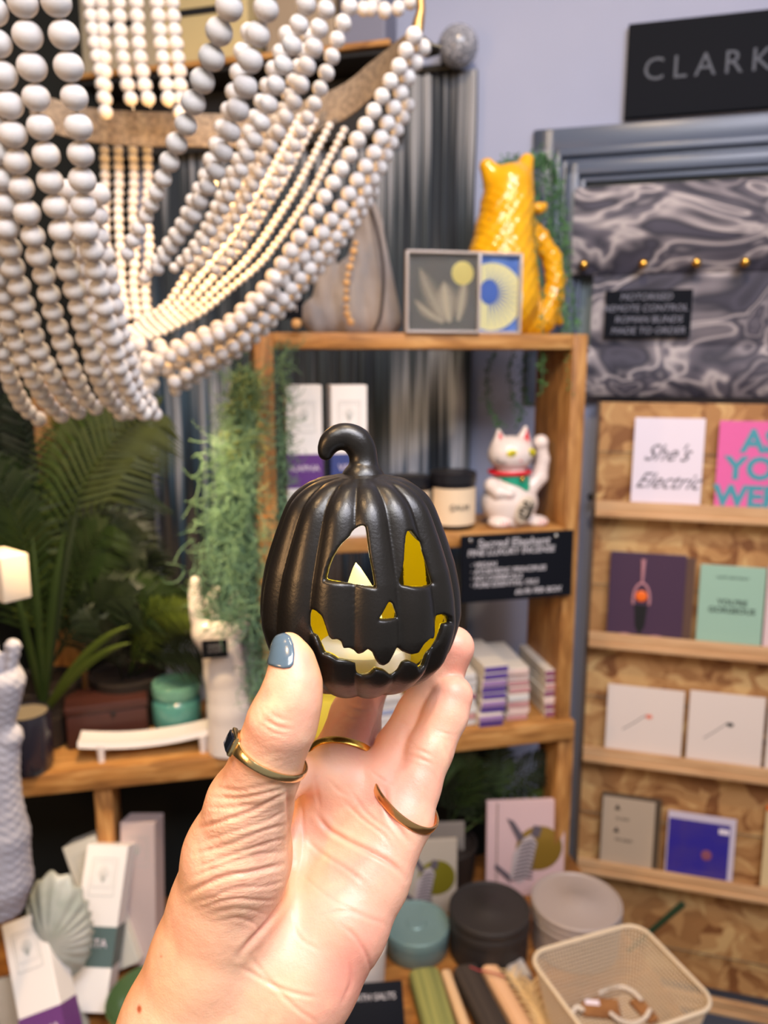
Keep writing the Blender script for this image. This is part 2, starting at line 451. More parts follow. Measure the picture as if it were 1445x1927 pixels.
MB().box((WW/2, -.001, hh/2), (WW-.1, .002, hh-.1)).build('pane', mat('frosted_pane', srgb(120, 134, 142), .3), win)

m = bpy.data.materials.new('marbled_fabric'); m.use_nodes = True; nt = m.node_tree; b = nt.nodes['Principled BSDF']; b.inputs['Roughness'].default_value = .75
tc = nt.nodes.new('ShaderNodeTexCoord'); mp = nt.nodes.new('ShaderNodeMapping'); mp.inputs['Scale'].default_value = (1, 1, 1.5); nt.links.new(tc.outputs['Object'], mp.inputs[0])
n = nt.nodes.new('ShaderNodeTexNoise'); n.inputs['Scale'].default_value = 4.6; n.inputs['Detail'].default_value = 2.2; n.inputs['Distortion'].default_value = 1.9; nt.links.new(mp.outputs[0], n.inputs['Vector'])
r = nt.nodes.new('ShaderNodeValToRGB'); e = r.color_ramp.elements; e[0].position = .25; e[0].color = (*srgb(38, 38, 52), 1); e[1].position = .85; e[1].color = (*srgb(52, 50, 66), 1)
for pos, c in ((.36, (66, 64, 80)), (.42, (40, 40, 54)), (.47, (120, 114, 122)), (.50, (176, 168, 170)), (.53, (92, 88, 100)), (.58, (48, 48, 62)), (.63, (132, 126, 134)), (.67, (56, 54, 68)), (.75, (98, 94, 106))):
    x = e.new(pos); x.color = (*srgb(*c), 1)
nt.links.new(n.outputs['Fac'], r.inputs[0]); nt.links.new(r.outputs[0], b.inputs['Base Color']); marb = m
bu0, bz1 = WR.uz(1082, 352, -.05); _, bzs = WR.uz(1082, 517, -.05); _, bz2 = WR.uz(1110, 655, -.05); _, bz3 = WR.uz(1110, 745, -.05); bu1, _ = WR.uz(1112, 600, -.05)
bl = thing('roman_blind', 'grey marbled roman blind with a row of brass studs', 'blind', WR.pt(bu0, -.03, bz3), WR.yaw)
bw = .46
def fold(z0, z1, bulge, x0, nm):
    V = []; F = []; K = 14
    for i in range(K+1):
        t = i/K; z = z0+(z1-z0)*t; y = -.004-bulge*math.sin(math.pi*min(1, (1-t)*.9+.06))**.7
        V += [(x0, y, z), (bw, y, z)]
    for i in range(K): F.append((2*i, 2*i+1, 2*i+3, 2*i+2))
    nb = len(V)
    for i in range(K+1): V += [(x0, V[2*i][1]+.003 if i not in (0, K) else .0, V[2*i][2]), (bw, V[2*i][1]+.003 if i not in (0, K) else .0, V[2*i][2])]
    for i in range(K): F.append((nb+2*i+2, nb+2*i+3, nb+2*i+1, nb+2*i))
    F += [(2*i, 2*i+2, nb+2*i+2, nb+2*i) for i in range(K)]+[(2*i+1, nb+2*i+1, nb+2*i+3, 2*i+3) for i in range(K)]
    F += [(0, nb, nb+1, 1), (2*K, 2*K+1, nb+2*K+1, nb+2*K)]
    return MB().add(V, F).build(nm, marb, bl, smooth=True)
fold(bzs-bz3, bz1-bz3, .030, 0, 'valance'); fold(bz2-bz3, bzs-bz3+.004, .010, bu1-bu0, 'fold'); fold(0, bz2-bz3+.003, .020, bu1-bu0-.004, 'fold')
brass = mat('brass', srgb(215, 165, 75), .2, 1.0)
for px, py in ((1098, 499), (1210, 497), (1310, 495), (1401, 494), (1490, 492)):
    u, z = WR.uz(px, py, -.062); MB().ball((u-bu0, -.036, z-bz3), .0085, 16, (1, .8, 1)).build('stud', brass, bl, smooth=True)
u, z1 = WR.uz(1140, 547, -.05); u2, z0 = WR.uz(1298, 635, -.05)
bs = thing('chalkboard_label', 'small black chalk label hanging on the marbled blind', 'sign', WR.pt(u, -.048, z0), WR.yaw)
MB().box(((u2-u)/2, 0, (z1-z0)/2), (u2-u, .003, z1-z0), bev=.001).build('board', blackp, bs)
for i, s in enumerate(('MOTORISED', 'REMOTE CONTROL', 'ROMAN BLINDS', 'MADE TO ORDER')):
    text(s, .0165, ((u2-u)/2-.004+(.006 if i > 1 else 0), -.002, (z1-z0)*(.85-.235*i)), bs, mat('chalk_grey', srgb(128, 130, 146), .9), shear=.15)

# ------------------------------------------------------------------ card rack on the right
osb = bpy.data.materials.new('strand_board'); osb.use_nodes = True; nt = osb.node_tree; b = nt.nodes['Principled BSDF']; b.inputs['Roughness'].default_value = .65
tc = nt.nodes.new('ShaderNodeTexCoord')
nz = nt.nodes.new('ShaderNodeTexNoise'); nz.inputs['Scale'].default_value = 9; nz.inputs['Detail'].default_value = 2; nt.links.new(tc.outputs['Object'], nz.inputs['Vector'])
ad = nt.nodes.new('ShaderNodeVectorMath'); ad.operation = 'MULTIPLY_ADD'; ad.inputs[1].default_value = (.16, .16, .16); nt.links.new(nz.outputs['Color'], ad.inputs[0]); nt.links.new(tc.outputs['Object'], ad.inputs[2])
cols = []
for rz, stx in ((20, (15, 20, 40)), (-35, (36, 20, 17))):
    mp = nt.nodes.new('ShaderNodeMapping'); mp.inputs['Scale'].default_value = stx; mp.inputs['Rotation'].default_value = (0, math.radians(rz), 0); nt.links.new(ad.outputs[0], mp.inputs[0])
    v = nt.nodes.new('ShaderNodeTexVoronoi'); v.inputs['Scale'].default_value = 1.0; nt.links.new(mp.outputs[0], v.inputs['Vector'])
    sp_ = nt.nodes.new('ShaderNodeSeparateColor'); nt.links.new(v.outputs['Color'], sp_.inputs[0]); cols.append(sp_.outputs[0])
mm_ = nt.nodes.new('ShaderNodeMath'); mm_.operation = 'MULTIPLY_ADD'; mm_.inputs[1].default_value = .5; nt.links.new(cols[0], mm_.inputs[0])
m2_ = nt.nodes.new('ShaderNodeMath'); m2_.operation = 'MULTIPLY'; m2_.inputs[1].default_value = .5; nt.links.new(cols[1], m2_.inputs[0]); nt.links.new(m2_.outputs[0], mm_.inputs[2])
r = nt.nodes.new('ShaderNodeValToRGB'); e = r.color_ramp.elements; e[0].position = .12; e[0].color = (*srgb(130, 82, 44), 1); e[1].position = .9; e[1].color = (*srgb(212, 174, 118), 1)
for pos, c in ((.35, (168, 120, 72)), (.6, (190, 144, 92))): x = e.new(pos); x.color = (*srgb(*c), 1)
nt.links.new(mm_.outputs[0], r.inputs[0]); nt.links.new(r.outputs[0], b.inputs['Base Color'])

RZ = .22
RV = -.075                                                   # front of the board, in front of the wall
ru0, rz1 = WR.uz(1131, 757, RV)
rack = thing('card_rack', 'strand board greeting card rack with pine ledges and elastic cords', 'card rack', WR.pt(ru0, RV, .22), WR.yaw)
RW = .50
MB().box((RW/2, .009, (rz1-RZ)/2), (RW, .018, rz1-RZ), bev=.001).build('backboard', osb, rack)
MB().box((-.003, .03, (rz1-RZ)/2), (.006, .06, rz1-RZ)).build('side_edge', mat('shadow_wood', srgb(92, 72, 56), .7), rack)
cordm = mat('cord_olive', srgb(96, 92, 74), .7)
LED = []
for yt in (942, 1190, 1408, 1622, 1838):
    _, zt = WR.uz(1131, yt, RV-.032); LED.append(zt)
    MB().box((RW/2, -.016, zt-.024-RZ), (RW, .032, .012), bev=.0015).box((RW/2, -.029, zt-.015-RZ), (RW, .008, .030), bev=.002).box((RW/2, -.0345, zt-.026-RZ), (RW, .005, .010), bev=.002).build('ledge', pine, rack, smooth=True)
for yt in (850, 1100, 1312, 1532, 1760):
    _, zt = WR.uz(1131, yt, RV-.012)
    MB().tube([(.002, -.0105, zt-RZ), (RW, -.0105, zt-RZ)], .0011, 6).build('elastic_cord', cordm, rack)
uh, zh = WR.uz(1112, 940, RV)
MB().ball((uh-ru0, .03, zh-RZ), .008, 12).build('hook', mat('dark_metal', (.03, .03, .03), .4, .8), rack, smooth=True)

def card(px0, px1, ytop, led, label, matl, name='greeting_card', cat='card', th=.0022, lift=0.0, back=.0):
    """a card leaning on the board, standing on ledge led"""
    z0 = LED[led]-.016
    u0, _ = WR.uz(px0, ytop+60, RV-.012); u1, _ = WR.uz(px1, ytop+60, RV-.012); _, zt = WR.uz((px0+px1)/2, ytop, RV-.008)
    t = thing(name, label, cat, WR.pt(u0, RV-.021+back, z0), WR.yaw)
    h = zt-z0; w_ = u1-u0
    t.rotation_euler = (-math.atan2(.010, h), 0, WR.yaw)
    MB().box((w_/2, 0, h/2), (w_, th, h), bev=.0004).build('card' if cat == 'card' else 'cover', matl, t)
    return t, w_, h
white_card = mat('white_card', srgb(232, 222, 236), .35, coat=.3); 
t, w_, h = card(1192, 1324, 786, 0, 'white greeting card with grey script lettering on the top ledge', white_card)
text("She's", .043, (w_*.46, -.0018, h*.62), t, mat('script_grey', srgb(92, 88, 98), .7), shear=.65, line=.8, sx=.9)
text("Electric", .041, (w_*.50, -.0018, h*.32), t, mat('script_grey'), shear=.65, sx=.9)
t, w_, h = card(1350, 1480, 792, 0, 'hot pink greeting card with chunky teal capitals', mat('pink_card', srgb(226, 104, 168), .3, coat=.4))
teal = mat('teal_letters', srgb(72, 150, 168), .5)
for s, fz, fs, fx in (('AS', .78, .056, .62), ('YOU', .49, .056, .66), ('WERE', .19, .052, .60)): text(s, fs, (w_*fx, -.0016, h*fz), t, teal, bold=.0022)
t, w_, h = card(1160, 1306, 1046, 1, 'plum card edge behind the card with the orange figure', mat('plum_back', srgb(96, 72, 62), .4), back=.004)
t, w_, h = card(1146, 1289, 1040, 1, 'dark plum card with an orange and black dangling figure', mat('plum_card', srgb(72, 50, 74), .35, coat=.3))
fig = MB(); cx = w_*.44
for r0, c, mt, sc in ((.011, (cx, -.002, h*.52), mat('orange_print', srgb(240, 110, 30), .5), (1, .15, 1)),):
    MB().ball(c, r0, 16, sc).build('orange_print', mt, t, smooth=True)
MB().prism([(cx-.012, h*.42), (cx+.012, h*.42), (cx+.009, h*.18), (cx, h*.08), (cx-.009, h*.18)], -.0021, -.0011).build('black_print', mat('black_print', (.01, .01, .012), .5), t)
arc = [(cx+.015*math.cos(a), -.0022, h*.48+.032*math.sin(a)) for a in np.linspace(-.3, math.pi+.3, 16)]
MB().tube(arc, .0022, 6).tube([(cx, -.0022, h*.66), (cx, -.0022, h*.93)], [.002, .0045, ][:2], 6).build('pink_print', mat('rose_print', srgb(196, 140, 150), .5), t)
MB().ball((w_*.25, -.0012, h*.05), .016, 12, (1.1, .08, .45)).ball((w_*.66, -.0012, h*.05), .018, 12, (1.1, .08, .4)).build('pink_print', mat('rose_print'), t)
t, w_, h = card(1314, 1438, 1064, 1, 'mint green card with small dark capitals beside the plum card', mat('mint_card', srgb(154, 190, 172), .4, coat=.3))
text("YOU'RE\nGORGEOUS", .015, (w_*.52, -.0016, h*.52), t, mat('mint_ink', srgb(72, 92, 84), .7), bold=.0004); text('HAPPY BIRTHDAY', .007, (w_*.5, -.0016, h*.86), t, mat('mint_ink'))
card(1441, 1560, 1066, 1, 'pale pink card cut off at the right edge, beside the mint card', mat('pale_pink_card', srgb(222, 196, 200), .4))
cream_card = mat('cream_card', srgb(228, 214, 206), .4, coat=.2)
for x0, x1, yt, dotc, lab in ((1141, 1285, 1292, (226, 120, 96), 'wide white card with a tiny coral flower sketch'), (1294, 1437, 1304, (60, 60, 58), 'wide white card with a tiny black flower sketch'), (1443, 1590, 1314, (160, 120, 120), 'wide white card cut off at the right edge of the third ledge')):
    t, w_, h = card(x0, x1, yt, 2, lab, cream_card)
    MB().tube([(w_*.22, -.0015, h*.38), (w_*.38, -.0015, h*.50), (w_*.52, -.0015, h*.62)], .0007, 5).build('stem_print', ink, t)
    MB().ball((w_*.56, -.0015, h*.60), .0055, 10, (1.2, .1, .8)).build('flower_print', mat('flower_print_%d' % dotc[0], srgb(*dotc), .6), t)
t, w_, h = card(1130, 1242, 1495, 3, 'beige notebook with a dark edge on the lowest card ledge', mat('dark_edge', srgb(84, 70, 56), .5), th=.005)
MB().box((w_*.46, -.003, h*.49), (w_*.88, .001, h*.94)).build('cover_panel', mat('beige_cover', srgb(186, 168, 148), .4, coat=.3), t)
for fz in (.80, .50): MB().prism([(w_*.22, h*fz), (w_*.32, h*fz), (w_*.27, h*(fz+.07))], -.0042, -.0034).build('print', mat('black_print'), t)
text('TO DAD', .009, (w_*.40, -.0038, h*.40), t, mat('black_print')); text('TO DAD', .007, (w_*.36, -.0038, h*.68), t, mat('black_print'))
t, w_, h = card(1253, 1382, 1531, 3, 'royal blue card with a white border beside the beige notebook', mat('white_border', srgb(206, 196, 214), .4))
MB().box((w_*.47, -.0015, h*.46), (w_*.90, .001, h*.88)).build('blue_panel', mat('blue_print', srgb(52, 44, 150), .35, coat=.3, noise=(srgb(70, 56, 140), 20, 2, .4, .7)), t)
MB().ball((w_*.60, -.0022, h*.42), .010, 14, (1, .06, 1.1)).build('orange_print', mat('muted_orange', srgb(140, 80, 100), .6), t)
MB().box((w_*.83, -.0022, h*.80), (.019, .001, .011), bev=.0004).build('price_sticker', white_card, t)
t, w_, h = card(1437, 1560, 1520, 3, 'cream card with an orange top edge cut off at the right of the lowest ledge', mat('cream_strip', srgb(220, 196, 150), .5))
MB().box((w_*.5, -.0015, h*.97), (w_, .001, h*.06)).build('orange_edge', mat('orange_print'), t)

# ------------------------------------------------------------------ dip-dyed yarn wall hanging
hu0, _ = WR.uz(285, 700, -.04); hu1, hz1 = WR.uz(897, 128, -.04); _, hz0 = WR.uz(330, 1150, -.04)
hang = thing('yarn_wall_hanging', 'long blue and white dip-dyed yarn hanging with a grey ball finial on its rod', 'wall hanging', WR.pt(hu0, -.03, hz0), WR.yaw)
HWd = hu1-hu0; HH = hz1-hz0; NC = 560; NR = 90
xs = np.linspace(0, HWd, NC); r1 = rng.random(NC); off = np.cumsum(rng.normal(0, 1, NC)); 
def smooth1(a, k): return np.convolve(np.pad(a, k, mode='edge'), np.ones(2*k+1)/(2*k+1), 'valid')
colA = smooth1(rng.normal(0, 1, NC), 14); colA /= colA.std(); colB = smooth1(rng.normal(0, 1, NC), 3); colB /= colB.std(); colC = rng.normal(0, 1, NC)
V = np.zeros((NR, NC, 3)); COL = np.zeros((NR, NC, 4)); COL[..., 3] = 1
ncord = xs/.0042
navy = np.array(srgb(24, 32, 44)); blu = np.array(srgb(70, 104, 132)); wht = np.array(srgb(196, 198, 206)); tpe = np.array(srgb(122, 112, 104)); grn = np.array(srgb(92, 104, 108))
for j in range(NR):
    t = j/(NR-1); z = HH*t
    V[j, :, 0] = xs+.0008*np.sin(z*20+off*.3)
    V[j, :, 1] = -.004-.0035*np.abs(np.sin(ncord*math.pi/2))-.006*colA*.5-.002*colB
    V[j, :, 2] = z if j else z-.05+.03*colA*.5
    ph_ = t+.035*colB+.03*colC+.05*colA
    # bands from the ends up: taupe paints in warm light; blue, white, navy, pale top are dye
    px_f = xs/HWd
    loww = np.clip((.52-ph_)/.10, 0, 1)[:, None]
    whiteb = (np.exp(-((ph_-.38)/.075)**2)*(np.clip(colA*.9+.45, 0, 1)))[:, None]
    blueb = (np.exp(-((ph_-.27)/.10)**2)*np.clip(colA*.6+.65, 0, 1))[:, None]
    taupe = np.clip((.16-ph_)/.08, 0, 1)[:, None]*.8
    topb = (np.clip((ph_-.82)/.12, 0, 1)*np.clip(.5+colB*.35, .1, 1))[:, None]
    fl = np.clip(.14+.10*colB+.08*colC, 0, .5)[:, None]
    c = navy*(1-fl)+grn*fl
    right = (px_f > .77)[:, None]&(px_f < .985)[:, None]
    whiteb = np.where(right, np.clip(whiteb*1.8+.75*np.exp(-((ph_-.43)/.085)**2)[:, None], 0, 1), np.where((px_f < .26)[:, None], whiteb*1.2, whiteb*.35)); blueb = np.where(right, blueb*1.2, np.where((px_f < .26)[:, None], blueb*1.3, blueb*.3))
    lf = (px_f < .27)[:, None]; blueb = np.where(lf, np.clip(blueb+.6*np.exp(-((ph_-.40)/.14)**2)[:, None], 0, 1), blueb); whiteb = np.where(lf, np.clip(whiteb+(.5*np.exp(-((ph_-.50)/.09)**2)*np.clip(.6+colB*.5, 0, 1))[:, None], 0, .9), whiteb)
    c = c*(1-np.clip(blueb, 0, 1))+blu*np.clip(blueb, 0, 1)
    c = c*(1-np.clip(whiteb, 0, .95))+wht*np.clip(whiteb, 0, .95)
    c = c*(1-taupe)+tpe*taupe
    c = c*(1-topb)+(wht*.55+tpe*.2)*topb
    COL[j, :, :3] = np.clip(c*(1+.16*colC[:, None]), 0, 1)
V = V.reshape(-1, 3)
I = np.arange(NR*NC).reshape(NR, NC); Fq = np.stack([I[:-1, :-1], I[:-1, 1:], I[1:, 1:], I[1:, :-1]], -1).reshape(-1, 4)
V2 = V.copy(); V2[:, 1] = .004
n0_ = len(V); bd_ = []
ring_ = list(I[0, :])+list(I[1:, -1])+list(I[-1, -2::-1])+list(I[-2:0:-1, 0])
side = np.array([[ring_[(i+1) % len(ring_)], ring_[i], ring_[i]+n0_, ring_[(i+1) % len(ring_)]+n0_] for i in range(len(ring_))])
ym = bpy.data.materials.new('dyed_yarn'); ym.use_nodes = True; nt = ym.node_tree; b = nt.nodes['Principled BSDF']; b.inputs['Roughness'].default_value = .8; b.inputs['Sheen Weight'].default_value = .1
a = nt.nodes.new('ShaderNodeAttribute'); a.attribute_name = 'dye'; nt.links.new(a.outputs['Color'], b.inputs['Base Color'])
o = mesh_obj('yarn', np.vstack([V, V2]), np.vstack([Fq, Fq[:, ::-1]+n0_, side]), ym, hang, smooth=True)
ca = o.data.color_attributes.new('dye', 'FLOAT_COLOR', 'POINT'); ca.data.foreach_set('color', np.vstack([COL.reshape(-1, 4)]*2).astype(np.float32).ravel())
MB().tube([(-.02, -.006, HH+.006), (HWd-.03, -.006, HH+.006)], .008, 12).build('rod', mat('dark_metal'), hang, smooth=True)
fu, fz = WR.uz(862, 87, -.06)
speck = mat('speckled_grey_glass', srgb(120, 122, 132), .25, noise=(srgb(176, 176, 184), 160, 2, .5, .62), coat=.4)
MB().ball((fu-hu0, -.03, fz-hz0), .037, 28).build('finial', speck, hang, smooth=True)
MB().tube([(fu-hu0-.065, -.02, fz-hz0-.006), (fu-hu0-.034, -.028, fz-hz0)], [.006, .010], 12).tube([(HWd-.06, -.006, HH+.006), (fu-hu0-.03, -.03, fz-hz0)], .007, 10).build('finial_neck', mat('dark_metal'), hang, smooth=True)

# ------------------------------------------------------------------ wall shelf seen behind the hanging beads
VS = -.16
su0, sz0 = WR.uz(60, 118, VS); su1, _ = WR.uz(735, 104, VS); _, sz1 = WR.uz(500, 98, VS)
sz1 = WR.uz(500, 100, VS)[1]
ws = thing('wall_shelf', 'dark wall shelf with a pale wooden front edge behind the bead chandelier', 'shelf', WR.pt(su0, VS, sz1-.02), WR.yaw)
MB().box(((su1-su0)/2, .06, .010), (su1-su0, .11, .02), bev=.001).build('board', mat('black_stain', srgb(38, 36, 36), .6), ws)
MB().box(((su1-su0)/2, -.001, .014), (su1-su0, .012, .010), bev=.001).build('front_edge', wood_h, ws)
MB().box(((su1-su0)/2, .10, -.06), (su1-su0, .012, .11), bev=.001).build('back_rail', mat('black_stain'), ws)
for x0, x1, yt, col, lab in ((20, 140, -60, (86, 78, 66), 'taupe box at the left end of the wall shelf'), (150, 300, -55, (172, 158, 132), 'beige box with a dark label line on the wall shelf behind the bead strands'), (306, 470, -90, (196, 176, 128), 'cream yellow box on the wall shelf in the gap between the bead strands'), (500, 632, -50, (150, 132, 112), 'light brown box on the wall shelf right of the cream one'), (640, 728, -80, (112, 114, 134), 'slate grey box at the right end of the wall shelf')):
    u0, _ = WR.uz(x0, 60, VS+.02); u1, _ = WR.uz(x1, 60, VS+.02); _, zt = WR.uz(x0, yt, VS+.02)
    t = thing('storage_box', lab, 'box', WR.pt(u0, VS+.015, sz1), WR.yaw); h = max(.06, zt-sz1)
    MB().box(((u1-u0)/2, .04, h/2), (u1-u0-.004, .08, h), bev=.003).build('carton', mat('carton_%d' % col[0], srgb(*col), .6), t)
    if x0 in (306, 150): MB().box(((u1-u0)*.5, -.001, h*.45), ((u1-u0)*.55, .001, .012)).build('label_strip', mat('black_print'), t)
# ------------------------------------------------------------------ the pumpkin tealight holder
def pumpkin():
    c0 = P(678, 1100, 0.300); base = P(680, 1300, 0.300); S = 0.0002*0.30/0.30
    zc = c0[2]; pts = [(893, 40), (897, 66), (903, 88), (915, 108), (930, 124), (950, 136), (987, 151), (1010, 159), (1042, 170), (1060, 175), (1100, 183.5), (1145, 187.5), (1165, 186.5),
                    (1195, 179), (1228, 167), (1250, 150), (1270, 128), (1285, 98), (1294, 62), (1298, 10)]
    sc = 0.300/FPX
    zz = np.array([(1100-y)*sc*1.0 for y, _ in pts])[::-1]; rr = np.array([r*sc for _, r in pts])[::-1]
    ztop, zbot = zz[-1], zz[0]
    sp_ = spline(np.stack([zz, rr], 1), 400); sp_[:, 1] = np.convolve(np.pad(sp_[:, 1], 6, mode='edge'), np.ones(13)/13, 'valid'); o_ = np.argsort(sp_[:, 0]); zz, rr = sp_[o_, 0], sp_[o_, 1]
    n_r = 14; ph = math.radians(-2)
    def ang(Q):   # 0 faces the camera, positive to the right
        return np.arctan2(Q[:, 0]-c0[0], -(Q[:, 1]-c0[1]))
    def R(z, th, groove=1.0):
        r = np.interp(z, zz, rr)
        lobe = np.sqrt(np.sin(n_r*(th-ph)/2)**2+.006)
        return r*1.014 - groove*0.0029*(1.0-np.minimum(lobe, 1)**0.75)*np.clip(r/0.02, 0.3, 1)
    zi = np.linspace(zbot, ztop, 60)
    eyeL = [(735,693),(715,697),(690,712),(660,735),(643,765),(600,800),(572,832),(530,900),(505,960),(488,1030),(560,1043),(650,1052),(735,1066),(812,1076),(800,1000),(775,880),(757,745),(748,698)]
    eyeR = [(1012,725),(1040,722),(1062,745),(1095,780),(1118,800),(1126,850),(1150,920),(1172,1000),(1190,1050),(1130,1072),(1060,1072),(985,1062),(972,1040),(996,930),(1000,850),(1004,770)]
    nose = [(900,1162),(925,1180),(943,1225),(956,1268),(900,1276),(832,1276)]
    mouth = [(398,1215),(430,1222),(470,1250),(490,1300),(515,1375),(535,1398),(570,1395),(592,1412),(605,1455),(640,1455),(665,1468),(700,1497),(735,1482),(765,1458),(790,1475),(810,1520),(835,1552),(862,1560),(900,1542),(930,1495),(955,1452),(985,1475),(1040,1492),(1085,1478),(1120,1420),(1160,1390),(1195,1395),
             (1206,1340),(1210,1250),(1245,1238),(1282,1255),(1290,1288),(1255,1300),(1243,1350),(1222,1400),(1190,1440),(1150,1490),(1122,1560),(1090,1582),(1072,1545),(1030,1530),(990,1540),(960,1588),(915,1622),(870,1590),(810,1578),(775,1612),(730,1622),(692,1610),(685,1548),(620,1530),(570,1522),(520,1492),(480,1482),(455,1430),(430,1378),(402,1362),(386,1310),(388,1240)]
    conv = lambda L: [(460+x/3.284, 780+y/3.284) for x, y in L]
    eyeL, eyeR, nose, mouth = map(conv, (eyeL, eyeR, nose, mouth))
    back = [(560,1135),(560,1050),(575,1000),(600,968),(650,952),(700,960),(722,985),(728,1040),(728,1135)]
    def f(Q):
        th = ang(Q); dz = Q[:, 2]-zc
        q = np.hypot(Q[:, 0]-c0[0], Q[:, 1]-c0[1])
        zcl = np.clip(dz, zbot, ztop)
        Ro = R(zcl, th)
        # distance-like value from the profile polygon, corrected by slope
        eps = 4e-4
        sl = (np.interp(zcl+eps, zz, rr)-np.interp(zcl-eps, zz, rr))/(2*eps)
        out = (q-Ro)/np.sqrt(1+np.minimum(sl*sl, 16))
        capz = np.maximum(dz-ztop, zbot-dz)
        out = np.maximum(out, capz)
        Ri = np.interp(np.clip(dz, zbot+0.004, ztop-0.003), zz, rr)-0.0036
        inn = np.maximum((q-Ri)/np.sqrt(1+np.minimum(sl*sl, 16)), np.maximum(dz-(ztop-0.0042), (zbot+0.004)-dz))
        shell = smax(out, -inn, 0.0009)
        near = np.abs(shell) < 0.012
        near |= shell < 0.004
        res = shell
        if near.any():
            Qn = Q[near]; tn = th[near]; zn = zcl[near]
            Rn = R(zn, tn, 0.4)
            Sx = np.stack([c0[0]+Rn*np.sin(tn), c0[1]-Rn*np.cos(tn), zn+zc], 1)
            ux, uy, ud = proj(Sx)
            front = np.cos(tn) > -0.15
            cut = np.full(len(Qn), 1.0)
            for pl in (eyeL, eyeR, nose, mouth):
                # correct for foreshortening towards the edge
                d = poly_sd(ux, uy, pl)*sc
                cut = np.minimum(cut, np.where(front, d, 1.0))
            d = poly_sd(ux, uy, back)*sc
            cut = np.minimum(cut, np.where(~front, d, 1.0))
            r2 = smax(shell[near], -cut, 0.0011)
            res = shell.copy(); res[near] = r2
        return res
    lo = c0+np.array([-0.041, -0.041, zbot-0.002]); hi = c0+np.array([0.041, 0.041, ztop+0.003])
    V, Fq = surface(f, lo, hi, 0.00045)
    V = relax(V, Fq, 2, 0.5)
    cen = V[Fq].mean(1); th = ang(cen); dz = np.clip(cen[:, 2]-zc, zbot, ztop)
    q = np.hypot(cen[:, 0]-c0[0], cen[:, 1]-c0[1])
    Ro = R(dz, th)
    inner = (q < Ro-0.0025) & (dz < ztop-0.0016) & (dz > zbot+0.0016)
    blk = mat('black_glaze', (0.0085, 0.0070, 0.0062), rough=0.35, spec=0.6, bump=(900, 0.12, 0.0006), coat=0.0)
    yel = mat('yellow_inner_glaze', srgb(225, 200, 6), rough=0.32, bump=(500, 0.1, 0.0004))
    root = thing('pumpkin_tealight_holder', 'matt black ceramic jack-o-lantern pumpkin with curled stem held up in the hand', 'candle holder', base)
    g = mesh_obj('body', V, Fq, mats=[blk, yel], fmat=inner.astype(int), smooth=True, origin=base)
    g.location = (0, 0, 0); g.parent = root
    g['label'] = 'ribbed black shell with cut eyes, nose and jagged mouth, yellow inside'
    # stem
    ctr = [(683, 912, .300, 46), (683, 900, .300, 37), (684, 884, .300, 30), (684, 866, .300, 26.5), (681, 848, .300, 27.5), (672, 832, .2995, 28.5), (657, 823, .299, 26.5), (640, 822, .2985, 25),
           (625, 829, .298, 22.5), (616, 841, .298, 18.5), (613, 852, .298, 15.0)]
    sp = spline(ctr, 60)
    pts = [P(a, b, d) for a, b, d, r in sp]; rad = [r*sc for *_, r in sp]
    def fs(Q):
        d = None
        for i in range(0, len(pts)-1, 2):
            j = min(i+2, len(pts)-1)
            c = cone(Q, pts[i], pts[j], rad[i], rad[j]); d = c if d is None else np.minimum(d, c)
        a = np.arctan2(Q[:, 0]-pts[0][0], Q[:, 1]-pts[0][1])
        fl = np.clip((pts[0][2]+0.005-Q[:, 2])/0.006, 0, 1)
        return np.maximum(d-0.0006*fl*np.sin(a*6), (zc+ztop-0.0022)-Q[:, 2])
    ps = np.array(pts)
    V, Fq = surface(fs, ps.min(0)-0.012, ps.max(0)+0.012, 0.0006)
    V = relax(V, Fq, 6, 0.5)
    s = mesh_obj('stem', V, Fq, blk, smooth=True, origin=base); s.location = (0, 0, 0); s.parent = root
    # LED tealight standing inside
    fl = c0+np.array([0.0012, 0.0, zbot+0.0042])
    tl = thing('tealight', 'white tealight with glowing flame tip inside the black pumpkin', 'candle', fl)
    MB().lathe([(0.0, 0), (0.0175, 0), (0.018, 0.001), (0.018, 0.0105), (0.0168, 0.012), (0.007, 0.0115), (0, 0.0110)], n=40).build('cup', mat('white_plastic', (.8, .8, .78), .4, sss=.1), tl, smooth=True)
    fp = [(0.0040, 0.0105), (0.0064, 0.015), (0.0072, 0.0220), (0.0067, 0.0285), (0.0054, 0.0335), (0.0034, 0.0380), (0.0014, 0.0420), (0.0, 0.0440)]
    m = MB(); n = 24; V = []; F = []
    for r, z in fp:
        sh = -0.0022*max(0, (z-0.018)/0.022)**1.5
        for k in range(n): V.append((r*math.cos(2*math.pi*k/n)+sh, r*0.8*math.sin(2*math.pi*k/n), z))
    for i in range(len(fp)-1):
        for k in range(n): F.append((i*n+k, i*n+(k+1) % n, (i+1)*n+(k+1) % n, (i+1)*n+k))
    m.add(V, F)
    m.build('flame', mat('flame_glow', (1, .85, .4), .4, emit=(1.0, 0.80, 0.30), estr=1.3), tl, smooth=True)
    lp = light('tealight_glow', 'POINT', fl+np.array([0, 0, 0.048]), None, 0.008, (1.0, 0.95, 0.6), 0.003)
    return f
pumpkin()

